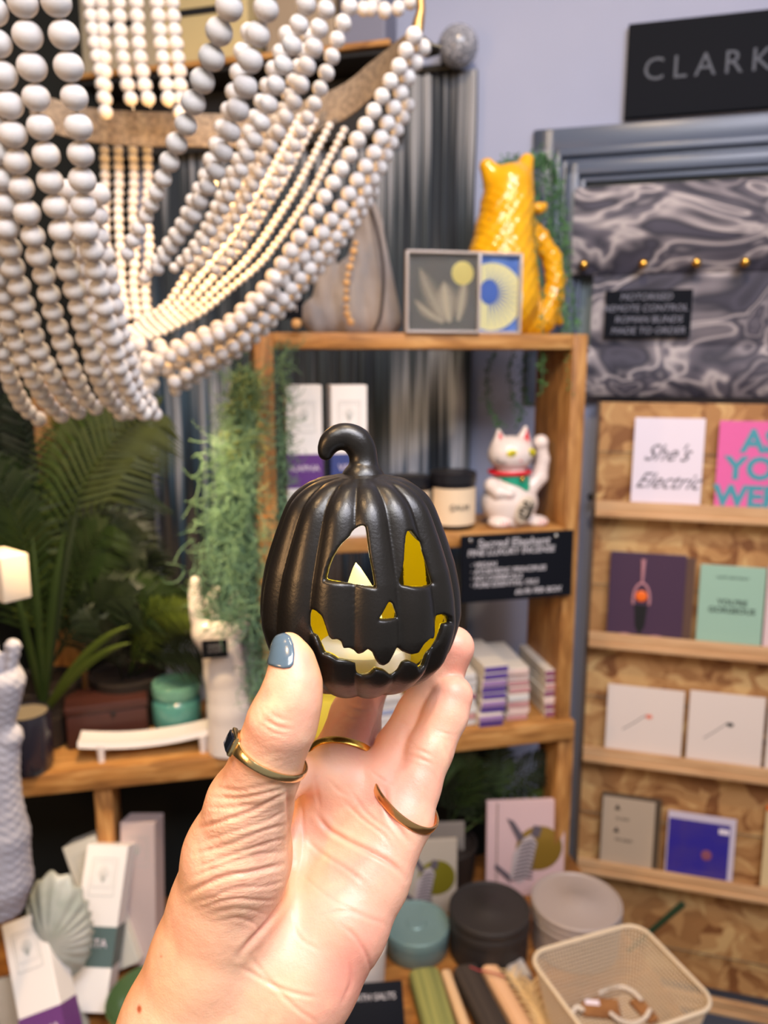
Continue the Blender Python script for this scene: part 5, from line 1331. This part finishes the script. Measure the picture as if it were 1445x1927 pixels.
tagw = mat('tag_wood', srgb(150, 104, 62), .6, noise=(srgb(124, 82, 48), 30, 3, .35, .7)); wb = mat('string_white', srgb(214, 204, 192), .7)
for (px, py, w_, h_, ry, lab, stick) in ((1130, 1893, .058, .036, -.12, 'brown wooden tag with a white sticker and white beaded string in the basket', True), (1224, 1893, .044, .046, .42, 'brown wooden tag without a sticker at the right in the basket', False)):
    q = zplane(px, py, TZ+.010); t = thing('wooden_tag', lab, 'tag', (q[0], q[1], TZ+.0030), yawb*0+ry)
    MB().box((0, 0, .003), (w_, h_, .006), bev=.001).build('tag', tagw, t)
    if stick: MB().box((-.012, .006, .0066), (.022, .010, .0008)).build('sticker', white_card, t)
for pts_, lab in (([(1130, 1868), (1150, 1858), (1172, 1858), (1190, 1866), (1205, 1880)], 'white beaded cord looping over the top of both tags in the basket'), ([(1072, 1912), (1085, 1896), (1096, 1900)], 'short end of white cord left of the tags in the basket'), ([(1150, 1908), (1170, 1922), (1195, 1926), (1214, 1915), (1222, 1902)], 'white beaded cord sagging below the tags in the basket')):
    L = [zplane(a, b, TZ+.014) for a, b in spline(pts_, 14)]; o0 = L[0]; t = thing('beaded_cord', lab, 'cord', (o0[0], o0[1], TZ+.010)); m_ = MB()
    for q in L: m_.ball(tuple(q-np.array([o0[0], o0[1], TZ+.010])), .0036, 8)
    m_.build('cord', wb, t, smooth=True)
# dark green pen-like handle sticking up behind the basket
a = P(1222, 1755, 1.35); b = P(1286, 1700, 1.33)
t = thing('green_handle', 'thin dark green handle sticking up behind the wire basket', 'handle', (a[0], a[1], a[2])); t['category'] = 'brush'; t.name = 'bottle_brush'
MB().tube([tuple(P(1182, 1790, 1.362)-a), (0, 0, 0), tuple(b-a)], [.004, .0045, .0055], 12).build('stem', mat('dark_green', srgb(30, 52, 34), .4), t, smooth=True)
# ------------------------------------------------------------------ plants
gm = [mat('palm_green_a', srgb(42, 60, 20), .5, noise=(srgb(26, 42, 14), 8, 2, .3, .7)), mat('palm_green_b', srgb(70, 84, 26), .5), mat('palm_green_c', srgb(22, 34, 15), .55)]
def frond(root, base, tip, bow, n, ln, m_, droop=.30, wd=.0095, plane=None, rachis=.0022, start=.25):
    """arched stem with leaflets on both sides; base, tip and bow are positions relative to the plant"""
    B, T_, O = Vector(base), Vector(tip), Vector(bow)
    pt = lambda f: B*(1-f)**2+O*2*f*(1-f)+T_*f*f
    mb = MB(); L = [pt(i/16) for i in range(17)]
    mb.tube(L, [rachis*(1-.7*i/16) for i in range(17)], 6)
    for k in range(n):
        f = start+(1-start)*k/(n-1); q = pt(f); d = (pt(min(1, f+.02))-pt(f-.02)).normalized()
        side = d.cross(Vector(plane or (0, -1, .15))).normalized()
        l_ = ln*(math.sin(math.pi*(.18+.74*(f-start)/(1-start)))**.8)
        for sg in (-1, 1):
            dr = (side*sg*1.0+d*.85).normalized(); e1 = q+dr*l_*.5+Vector((0, random.uniform(-.006, .006), -.02*l_)); e2 = q+dr*l_+Vector((0, random.uniform(-.01, .01), -droop*l_))
            wv = d.cross(dr).cross(dr).normalized()*wd/2
            mb.add([q-wv*.3, q+wv*.3, e1+wv, e1-wv, e2], [(0, 1, 2, 3), (3, 2, 4)])
    return mb.build('frond', m_, root)
def palm(name, label, p, fr, nm='palm_plant'):
    t = thing(nm, label, 'plant', p)
    MB().lathe([(.045, 0), (.060, .005), (.068, .09), (.064, .092), (.058, .085), (0, .085)], n=30).build('pot', mat('dark_pot', srgb(34, 26, 22), .6), t, smooth=True)
    for i, (tip, bow, n, ln, mi, pl) in enumerate(fr): frond(t, (random.uniform(-.01, .01), random.uniform(-.01, .01), .08), tip, bow, n, ln, gm[mi], plane=pl)
    return t
b0 = SH.pt(SH.uz(75, 1300, .14)[0], .155, ZL); 
def rel(px, py, d): return tuple(P(px, py, d)-b0)
fr = [(rel(292, 775, 1.40), rel(110, 840, 1.38), 26, .14, 1, None), (rel(30, 750, 1.42), rel(95, 950, 1.4), 26, .13, 2, None), (rel(275, 900, 1.44), rel(150, 880, 1.42), 26, .12, 0, None),
    (rel(270, 1030, 1.36), rel(120, 930, 1.36), 26, .11, 2, None), (rel(-20, 880, 1.30), rel(60, 980, 1.32), 24, .12, 0, None), (rel(-60, 1080, 1.25), rel(20, 1020, 1.28), 22, .10, 0, None),
    (rel(340, 1140, 1.33), rel(200, 1060, 1.33), 26, .08, 0, None), (rel(190, 850, 1.47), rel(130, 1000, 1.45), 28, .13, 0, None), (rel(110, 800, 1.44), rel(100, 1000, 1.42), 28, .14, 2, None), (rel(300, 1080, 1.45), rel(200, 980, 1.45), 26, .10, 2, None),
    (rel(60, 740, 1.5), rel(50, 950, 1.46), 26, .13, 0, None), (rel(240, 810, 1.5), rel(170, 960, 1.48), 28, .13, 2, None), (rel(20, 960, 1.34), rel(80, 1050, 1.34), 24, .10, 1, None), (rel(200, 990, 1.32), rel(140, 1050, 1.33), 22, .09, 0, None), (rel(170, 770, 1.40), rel(130, 900, 1.40), 28, .13, 1, None), (rel(250, 1120, 1.3), rel(160, 1100, 1.31), 20, .08, 2, None)]
palm('palm', 'dark palm with arching feathery fronds behind the left end of the lower shelf', b0, fr)
b0 = SH.pt(SH.uz(240, 1330, .13)[0], .165, ZL)
palm('palm', 'smaller palm whose bright arching blades reach the white hand statue', b0, [
    (rel(385, 1160, 1.28), rel(240, 1100, 1.3), 18, .05, 1, None), (rel(330, 1130, 1.33), rel(260, 1200, 1.34), 16, .05, 1, None), (rel(420, 1240, 1.33), rel(300, 1180, 1.33), 22, .07, 2, None), (rel(160, 1150, 1.3), rel(220, 1230, 1.3), 18, .06, 2, None), (rel(355, 1100, 1.35), rel(330, 1230, 1.35), 18, .05, 0, None)])
# long flat blades
t = thing('blade_leaf_plant', 'plant with long flat strap leaves behind the leather box', 'plant', SH.pt(SH.uz(75, 1300, .09)[0], .10, ZL))
b0 = np.array(t.location); MB().lathe([(.03, 0), (.040, .004), (.044, .055), (.040, .056), (0, .052)], n=24).build('pot', mat('dark_pot'), t, smooth=True)
for x1, y1, xm, ym, mi in ((245, 1178, 160, 1200, 1), (245, 1210, 160, 1225, 1), (120, 1000, 95, 1120, 0), (60, 1010, 70, 1130, 0), (150, 930, 110, 1100, 2), (20, 1080, 50, 1180, 0)):
    A = Vector((0, 0, .05)); T_ = Vector(P(x1, y1, 1.24)-b0); O = Vector(P(xm, ym, 1.25)-b0); V = []; F = []
    for i in range(15):
        f = i/14; q = A*(1-f)**2+O*2*f*(1-f)+T_*f*f; d = (T_-A).normalized(); sd = d.cross(Vector((0, 1, 0))).normalized()*.0065*math.sin(math.pi*(.12+.86*f))**.6; V += [q-sd, q+Vector((0, -.002, 0)), q+sd, q+Vector((0, .001, 0))]
    for i in range(14):
        for k in range(4): F.append((i*4+k, i*4+(k+1) % 4, i*4+4+(k+1) % 4, i*4+4+k))
    MB().add(V, F).build('leaf', gm[mi], t, smooth=True)
# palm in the dark under the shelf
b0 = np.array([*zplane(975, 1640, TZ)[:2], TZ]); b0 = SH.pt(SH.uz(830, 1560, .08)[0], .075, TZ)
palm('palm', 'dark green palm in the shadow under the lower shelf', b0, [(rel(850, 1440, 1.44), rel(930, 1420, 1.46), 20, .07, 0, None), (rel(1050, 1430, 1.52), rel(1000, 1420, 1.50), 18, .06, 2, None), (rel(900, 1500, 1.50), rel(900, 1450, 1.48), 18, .06, 2, None), (rel(940, 1410, 1.52), rel(950, 1480, 1.5), 18, .06, 0, None), (rel(1060, 1470, 1.55), rel(1030, 1440, 1.53), 16, .05, 1, None), (rel(800, 1480, 1.44), rel(860, 1420, 1.46), 18, .06, 2, None)])
# wooden post behind the palms
t = thing('wooden_post', 'pale wooden post behind the palm fronds on the left', 'post', SH.pt(SH.uz(100, 900, .24)[0], .27, 0), SH.yaw)
MB().box((0, 0, .60+.0), (.055, .03, 1.75 if False else 1.2)).build('post', wood_v, t)
t.location.z = 0.0
for c_ in t.children: c_.scale = (1, 1, 1.22)

# trailing plants
vg = mat('vine_green', srgb(74, 120, 66), .55, noise=(srgb(46, 88, 44), 40, 2, .35, .65))
def vine(root, pts, n, lr, b0, spread=.006):
    L = spline(pts, n); Q = [P(a, b, d)-b0 for a, b, d in L]; mb = MB(); mb.tube([tuple(q) for q in Q], .0009, 5)
    for q in Q:
        for _ in range(3):
            c = Vector(q)+Vector(rng.normal(0, spread, 3)); a1 = Vector(rng.normal(0, 1, 3)).normalized(); a2 = a1.orthogonal().normalized(); r_ = lr*random.uniform(.7, 1.3)
            mb.add([c-a1*r_, c-a2*r_*.55+Vector((0, -.001, 0)), c+a1*r_, c+a2*r_*.55], [(0, 1, 2, 3)])
    return mb.build('vine', vg, root)
b0 = np.array(SH.pt(SH.uz(1035, 300, .06)[0], .06, ZT+.22)); 
tv = thing('trailing_plant', 'green trailing plant draped from behind the yellow fish jug over the shelf edge', 'plant', b0)
dv = .040
for pts_ in ([(1020, 300, 1.40), (1000, 300, 1.37), (960, 300, 1.35), (935, 330, 1.34), (928, 380, 1.34), (926, 440, 1.335), (928, 482, 1.335)], [(1010, 300, 1.40), (940, 310, 1.37), (925, 345, 1.35), (945, 395, 1.34)],
             [(1010, 296, 1.42), (1016, 350, 1.41), (1006, 420, 1.35), (1010, 480, 1.34), (1022, 560, 1.335), (1020, 640, 1.325), (1022, 690, 1.325), (1018, 735, 1.32)],
             [(1020, 300, 1.43), (1045, 340, 1.42), (1052, 420, 1.40), (1060, 500, 1.385), (1065, 600, 1.345), (1072, 660, 1.335), (1078, 735, 1.335)],
             [(1025, 296, 1.44), (1040, 360, 1.43), (1035, 440, 1.42), (1050, 520, 1.41), (1058, 590, 1.35), (1080, 640, 1.34), (1082, 690, 1.34)],
             [(1030, 300, 1.44), (1055, 380, 1.42), (1062, 460, 1.41), (1078, 560, 1.38), (1085, 620, 1.345)], [(1000, 292, 1.42), (1025, 330, 1.40), (1030, 400, 1.41), (1042, 470, 1.42)], [(1010, 290, 1.43), (1030, 300, 1.43), (1048, 330, 1.42), (1058, 400, 1.41), (1070, 480, 1.4)],
             [(1015, 292, 1.43), (1000, 330, 1.44), (1012, 380, 1.43), (1020, 430, 1.42)], [(1040, 300, 1.44), (1048, 360, 1.44), (1040, 420, 1.43), (1050, 480, 1.42), (1045, 540, 1.42)]):
    vine(tv, pts_, 46, .0042, b0, .005)
b0 = np.array(SH.pt(SH.uz(960, 665, .12)[0], .135, ZT0-.004))
tv = thing('trailing_plant', 'sparse green trailing plant hanging below the top shelf above the lucky cat', 'plant', b0)
for pts_ in ([(930, 662, 1.49), (918, 700, 1.49), (916, 740, 1.49), (922, 775, 1.49), (945, 800, 1.49)], [(965, 662, 1.49), (958, 700, 1.49), (966, 750, 1.49), (980, 775, 1.49), (972, 800, 1.50)], [(990, 664, 1.49), (985, 710, 1.49), (992, 760, 1.49)]):
    vine(tv, pts_, 26, .0040, b0, .005)

# feathery moss garland on the left side panel
mg = mat('moss_green', srgb(104, 136, 104), .7, noise=(srgb(70, 100, 70), 20, 3, .3, .7)); mg2 = mat('moss_yellow', srgb(142, 152, 78), .7)
b0 = np.array(P(470, 660, 1.16))
tm = thing('air_plant_garland', 'wispy grey-green moss garland hanging down the left side of the shelf unit', 'plant', b0)
def curls(name, m_, n, fn, seg=9, ln=.05, r=.0008):
    mb = MB()
    for _ in range(n):
        q = np.array(fn())-b0; d = rng.normal(0, 1, 3); d[2] = -abs(d[2])-.3; d /= np.linalg.norm(d); pts_ = [q]
        ax = rng.normal(0, 1, 3); ax /= np.linalg.norm(ax); w_ = rng.uniform(.15, .55)
        for k in range(seg):
            d = d+np.cross(ax, d)*w_+rng.normal(0, .08, 3); d /= np.linalg.norm(d); pts_.append(pts_[-1]+d*ln/seg)
        mb.tube([tuple(x) for x in pts_], [r*(1-.5*i/seg) for i in range(seg+1)], 3, caps=False)
    o = mb.build(name, m_, tm); return o
def reg1():
    y = rng.uniform(690, 1170); c_ = np.interp(y, [690, 800, 950, 1100, 1170], [476, 462, 446, 440, 440]); w_ = np.interp(y, [690, 800, 950, 1100, 1170], [22, 38, 52, 50, 30])
    x_ = rng.normal(c_, w_*.62)
    if y < 960 and x_ > 480: x_ = 480-rng.uniform(0, 40)
    return P(x_, y, 1.13+rng.uniform(-.02, .02))
def reg2():
    y = rng.uniform(640, 1000); return P(rng.normal(534, 7), y, 1.17+rng.uniform(-.012, .012))
def reg3():
    y = rng.uniform(1150, 1330); return P(rng.normal(492, 11), y, 1.16+rng.uniform(-.02, .02))
curls('moss', mg, 1900, reg1); curls('moss', mg, 260, reg2, ln=.035); curls('moss', mg, 260, reg3, ln=.04)
curls('moss', mg2, 160, lambda: P(rng.normal(462, 16), rng.uniform(700, 860), 1.12), ln=.03, r=.0008)
# ------------------------------------------------------------------ bead chandelier
beadm = mat('white_wood_bead', srgb(226, 222, 220), .75, noise=(srgb(205, 198, 194), 60, 3, .35, .75), bump=(150, .35, .0012))
c0 = P(330, 420, .80); c0 = np.array([c0[0], c0[1], c0[2]])
ch = thing('bead_chandelier', 'large white wooden bead chandelier hanging at the upper left', 'chandelier', c0)
def ball_mesh():
    V = []; F = []; n = 20; k_ = 14
    for i in range(k_+1):
        th = math.pi*i/k_
        for j in range(n):
            a = 2*math.pi*j/n; rr = math.sin(th)*(1 if True else 1); V.append((rr*math.cos(a), rr*math.sin(a), math.cos(th)*.93))
    for i in range(k_):
        for j in range(n): F.append((i*n+j, (i+1)*n+j, (i+1)*n+(j+1) % n, i*n+(j+1) % n))
    return V, F
BV, BF = ball_mesh(); BVn = np.array(BV)
_b = MB().add(BV, BF).build('bead', beadm, None, smooth=True); beadmesh = _b.data; bpy.data.objects.remove(_b)
allb = []; strands = []
def strand(pts, r, back=False, sp=.99, hw=None):
    """pts: picture column, row, distance; r bead radius, or hw = bead half widths in the picture along the strand"""
    m = len(pts)
    rr_ = np.interp(np.linspace(0, 1, m), np.linspace(0, 1, len(hw)), hw)*np.array([p[2] for p in pts])/FPX if hw else np.full(m, r)
    L = spline([(*p, q) for p, q in zip(pts, rr_)], 200); Q = np.array([P(a, b, d) for a, b, d, _ in L])
    seg = np.r_[0, np.cumsum(np.linalg.norm(np.diff(Q, axis=0), axis=1))]
    i = len(strands); cs = []; q = 0.0
    while q < seg[-1]:
        c = np.array([np.interp(q, seg, Q[:, j]) for j in range(3)]); c2 = np.array([np.interp(q+.002, seg, Q[:, j]) for j in range(3)]); c1 = np.array([np.interp(q-.002, seg, Q[:, j]) for j in range(3)])
        dr = c2-c1; dr = dr/np.linalg.norm(dr); rl = float(np.interp(q, seg, L[:, 3]))
        cs.append((c, dr, rl*rng.uniform(.95, 1.04))); q += 2*rl*sp*.95
    Q = Q[seg <= q]
    strands.append((Q, cs, r))
    for k, (c, dr, rr) in enumerate(cs):
        x, y, d = proj(c[None])
        if not back and -20 < x[0] < 1460 and -20 < y[0]: allb.append((rr/d[0], i, k))
dl = lambda y: float(np.interp(y, [-60, 0, 250, 430, 580, 690, 740, 783, 800], [.50, .50, .54, .58, .635, .685, .72, .76, .775]))
LF = [[(101,-50),(105,0),(118,53),(125,106),(135,153),(150,310-55),(152,290),(156,400-40),(161,430),(173,473),(181,513),(188,543),(196,580),(203,610),(213,640),(218,662),(223,690),(233,716),(243,736),(256,756),(272,779)],
      [(36,-50),(43,7),(50,53),(57,106),(65,160),(72,211),(80,260),(90,306),(96,352),(106,395),(115,435),(130,513),(140,543),(150,583),(155,609),(163,640),(173,662),(178,692),(190,719),(200,745),(216,765),(233,783)],
      [(-22,-40),(-10,50),(6,150),(17,200),(23,245),(30,295),(38,343),(47,385),(57,425),(67,463),(78,503),(88,536),(96,573),(103,600),(113,629),(121,656),(133,689),(146,719),(160,749),(186,772)],
      [(-40,60),(-25,180),(-10,270),(3,350),(7,392),(12,435),(20,476),(25,513),(38,546),(48,583),(60,616),(68,646),(80,676),(96,700),(110,732),(133,759),(153,782)],
      [(-70,200),(-40,350),(-15,480),(0,543),(13,580),(18,610),(28,636),(40,662),(50,689),(60,709),(73,732),(93,762),(116,782)],
      [(-90,380),(-50,520),(-20,610),(7,672),(15,699),(22,722),(33,745),(45,765),(66,785),(92,796)]]
hl = lambda y: float(np.interp(y, [0, 250, 430, 580, 690, 783], [28.5, 26, 24, 20.5, 18.5, 15]))
for L in LF: strand([(a, b, dl(b)) for a, b in L], .0095, hw=[hl(b) for a, b in L])
# strands just behind the front ones
for k, L in enumerate(LF[:2]): strand([(a+(24 if b > 380 else 30), b+6, dl(b)+.09) for a, b in L if b > 330], .0085, hw=[hl(b)*.84 for a, b in L if b > 330])
M = [([(445,-40),(430,17),(412,60),(399,106),(382,148),(365,188),(352,229),(334,266),(319,304),(304,342),(289,375),(276,405),(250,452),(232,500)], np.linspace(.56,.70,14)),
     ([(515,-35),(502,11),(490,50),(474,97),(467,140),(456,182),(441,223),(427,266),(413,302),(400,336),(382,365),(367,399),(349,428),(332,453),(316,476),(290,515)], np.linspace(.61,.74,16)),
     ([(590,-30),(573,14),(560,54),(546,94),(529,133),(513,176),(497,216),(483,252),(467,288),(452,324),(436,356),(422,388),(407,417),(380,458),(345,495)], np.linspace(.69,.80,15)),
     ([(622,-20),(612,22),(600,54),(589,94),(571,140),(558,180),(540,216),(520,255),(504,288),(488,325),(472,360),(458,388),(440,417),(420,446),(370,505)], np.linspace(.74,.83,15)),
     ([(665,-20),(655,22),(641,54),(630,90),(618,126),(603,165),(587,205),(571,237),(555,273),(537,309),(520,340),(504,374),(486,399),(472,428),(452,457),(400,515)], np.linspace(.80,.87,16))]
for (L, D_), hw in zip(M, ([26,25,22,15,14], [25,24,20,15,13], [19,20,17,13,12], [18,18,15,12,11], [16,16,14,12,11])): strand([(a, b, float(d)) for (a, b), d in zip(L, D_)], .009, hw=hw)
for (L, D_), hw in zip(M[1:4], ([19,17,13,11], [17,15,12,10], [15,13,11,10])): strand([(a-20, b+12, float(d)+.05) for (a, b), d in zip(L, D_)][2:], .0090, hw=hw)
R1 = [(779,67),(765,94),(753,122),(738,147),(724,173),(709,198),(695,225),(677,254),(663,284),(645,313),(627,344),(610,372),(594,401),(576,426),(558,457),(538,486),(522,511),(500,541),(472,569),(448,593),(422,613),(394,626),(364,639),(332,654),(302,666),(279,682)]
R2 = [(796,90),(781,119),(767,144),(754,176),(738,212),(727,237),(713,270),(698,299),(680,327),(664,354),(648,380),(630,406),(609,435),(587,460),(567,486),(546,507),(520,540),(492,568),(460,600),(430,625),(395,647),(360,668),(325,690),(300,705)]
strand([(a, b, .86+.0001*(b-67)) for a, b in R1], .0093); strand([(a, b, .88+.0001*(b-67)) for a, b in R2], .0093)
strand([(a+14, b+22, .93) for a, b in R2][3:], .0085); strand([(a+22, b+34, .95) for a, b in R2][8:], .0075); strand([(a-4, b+14, .90) for a, b in R1][16:], .0080)
for pts in ([(232,640),(258,688),(276,728),(284,772)], [(262,650),(280,690),(288,730)], [(246,668),(264,712),(270,750)], [(300,650),(290,690),(276,735)]): strand([(a, b, .93) for a, b in pts], .0085)
# inner golden-lit small beads
G = [(648,245),(616,306),(587,360),(558,406),(519,460),(486,504),(478,483+28),(432,545),(382,586),(332,613),(292,632),(250,640)]
G = [(648,245),(616,306),(587,360),(558,406),(519,460),(486,500),(432,545),(382,586),(332,613),(292,632),(250,642)]
for k in range(5):
    f_ = k/5; strand([(a-(24*k if b < 500 else 24*k*max(0, 1-(b-500)/180))-4*k, b-(8*k if b < 450 else 4*k), 1.04) for a, b in G], .0052, True)
for x0 in (196, 222, 250, 277): strand([(x0, 282, 1.12), (x0+2, 340, 1.11), (x0+2-.05*(x0-196), 400, 1.10), (x0+4, 470, 1.09), (x0+12-.2*(x0-196), 540, 1.08), (x0+26-.3*(x0-196), 610, 1.06)], .0072, True)
# upper rear strands reaching the inner ring
for pts in ([(165,-20),(178,80),(190,140),(200,225)], [(190,-20),(196,90),(198,200)], [(222,-20),(228,80),(238,150),(252,210)], [(255,-20),(262,90),(272,160),(284,205)], [(293,-20),(303,80),(312,150),(320,205)], [(322,-20),(330,70),(338,140),(340,215)],
            [(720,-20),(690,12),(670,24),(676,20)][:3], [(790,-15),(760,12),(720,20),(690,14)]):
    strand([(a, b, 1.0) for a, b in pts], .0092, True)
allb.sort(key=lambda x: -x[0]); own = {}
for _, i, k in allb[:98]: own.setdefault(i, set()).add(k)
cordw = mat('bead_cord', srgb(190, 175, 150), .8)
for i, (Q, cs, r) in enumerate(strands):
    mine = own.get(i, set()); V = []; F = []; nb = 0
    mb = MB(); mb.tube([tuple(q-c0) for q in Q[::4]], .0011, 5)
    mb.cur = 1
    for k, (c, dr, rr) in enumerate(cs):
        Rm = np.array(Vector((0, 0, 1)).rotation_difference(Vector(dr)).to_matrix())
        if k in mine: continue
        mb.add((BVn*rr) @ Rm.T+(c-c0), BF)
    st_ = mb.build('bead_strand', None, ch, smooth=True, mats=[cordw, beadm])
    for k in mine:
        c, dr, rr = cs[k]; bo = bpy.data.objects.new('bead', beadmesh); C.objects.link(bo); bo.parent = st_
        bo.location = c-c0; bo.rotation_mode = 'QUATERNION'; bo.rotation_quaternion = Vector((0, 0, 1)).rotation_difference(Vector(dr)); bo.scale = (rr, rr, rr)
# wrapped ring band
wrap = mat('wrapped_ring', srgb(148, 134, 118), .85, noise=(srgb(112, 100, 90), 160, 3, .35, .65), bump=(400, .8, .002))
L = spline([(60, 205, 1.03), (150, 232, 1.05), (245, 242, 1.06), (340, 244, 1.07), (440, 246, 1.08), (540, 232, 1.07), (640, 196, 1.04), (700, 150, 1.0), (745, 108, .95), (785, 72, .89)], 60)
V = []; F = []; N = 8
for j, (a, b, d) in enumerate(L):
    c = P(a, b, d)-c0; hw = .022 if j < 45 else .022-.010*(j-45)/15
    for k in range(N):
        an = 2*math.pi*k/N+.39; cc, ss = math.cos(an), math.sin(an); V.append(c+np.array([0, math.copysign(abs(cc)**.6, cc)*.006, math.copysign(abs(ss)**.6, ss)*hw]))
for j in range(len(L)-1):
    for k in range(N): F.append((j*N+k, j*N+(k+1) % N, (j+1)*N+(k+1) % N, (j+1)*N+k))
F += [tuple(range(N-1, -1, -1)), tuple((len(L)-1)*N+k for k in range(N))]
MB().add(V, F).build('ring_band', wrap, ch, smooth=True)
hk = [tuple(P(a, b, .87)-c0) for a, b in ((790, -20), (792, 20), (786, 50), (784, 72))]
MB().tube(hk, [.005, .005, .007, .006], 12).build('brass_fitting', mat('old_brass', srgb(190, 150, 96), .35, .8, bump=(200, .6, .002)), ch, smooth=True)
hk = [tuple(P(a, b, .88)-c0) for a, b in ((796, 72), (812, 86), (830, 92))]
MB().tube(hk, [.003, .003, .004], 8).build('link', mat('dark_metal'), ch, smooth=True)
bl_ = P(400, 343, .93)
MB().ball(tuple(bl_-c0), .006, 16, (1, 1, 1.25)).build('bulb', mat('bulb_glow', (1, .7, .35), .4, emit=(1.0, .66, .28), estr=3), ch, smooth=True)
MB().tube([tuple(bl_-c0+np.array([0, 0, .010])), tuple(bl_-c0+np.array([0, 0, .035]))], .007, 14).build('bulb_holder', mat('dark_metal'), ch, smooth=True)
light('chandelier_bulb', 'POINT', bl_+np.array([-.03, .0, -.03]), None, 1.9, (1.0, 0.52, 0.14), .02)

dn = P(235, 640, .99); light('chandelier_downlight', 'SPOT', dn, dn+np.array([.0, .10, -1]), 15, (1.0, 0.70, 0.36), .03, spot=100)  # added spot, throws the bulb's warm light down onto the lower shelf
# kinds that come several times share a group
for st_n, g_ in (('greeting_card', 'greeting cards on the rack'), ('boxed_card', 'clear-boxed cards on the top shelf'), ('boxed_print', 'zebra prints behind the tins'), ('incense_box', 'white incense cartons'), ('candle_jar', 'black-lidded candle jars'),
                 ('round_tin', 'round tins on the table'), ('incense_bundle', 'fabric bars in a row'), ('feather', 'straw feathers'), ('wooden_tag', 'wooden tags in the basket'), ('beaded_cord', 'white cords in the basket'),
                 ('palm_plant', 'palms'), ('palm', 'palms'), ('storage_box', 'boxes on the wall shelf'), ('price_tag', 'small price tags'), ('finger_ring', 'gold finger rings'), ('trailing_plant', 'trailing plants')):
    for o in C.objects:
        if o.parent is None and o.name.split('.')[0] == st_n: o['group'] = g_
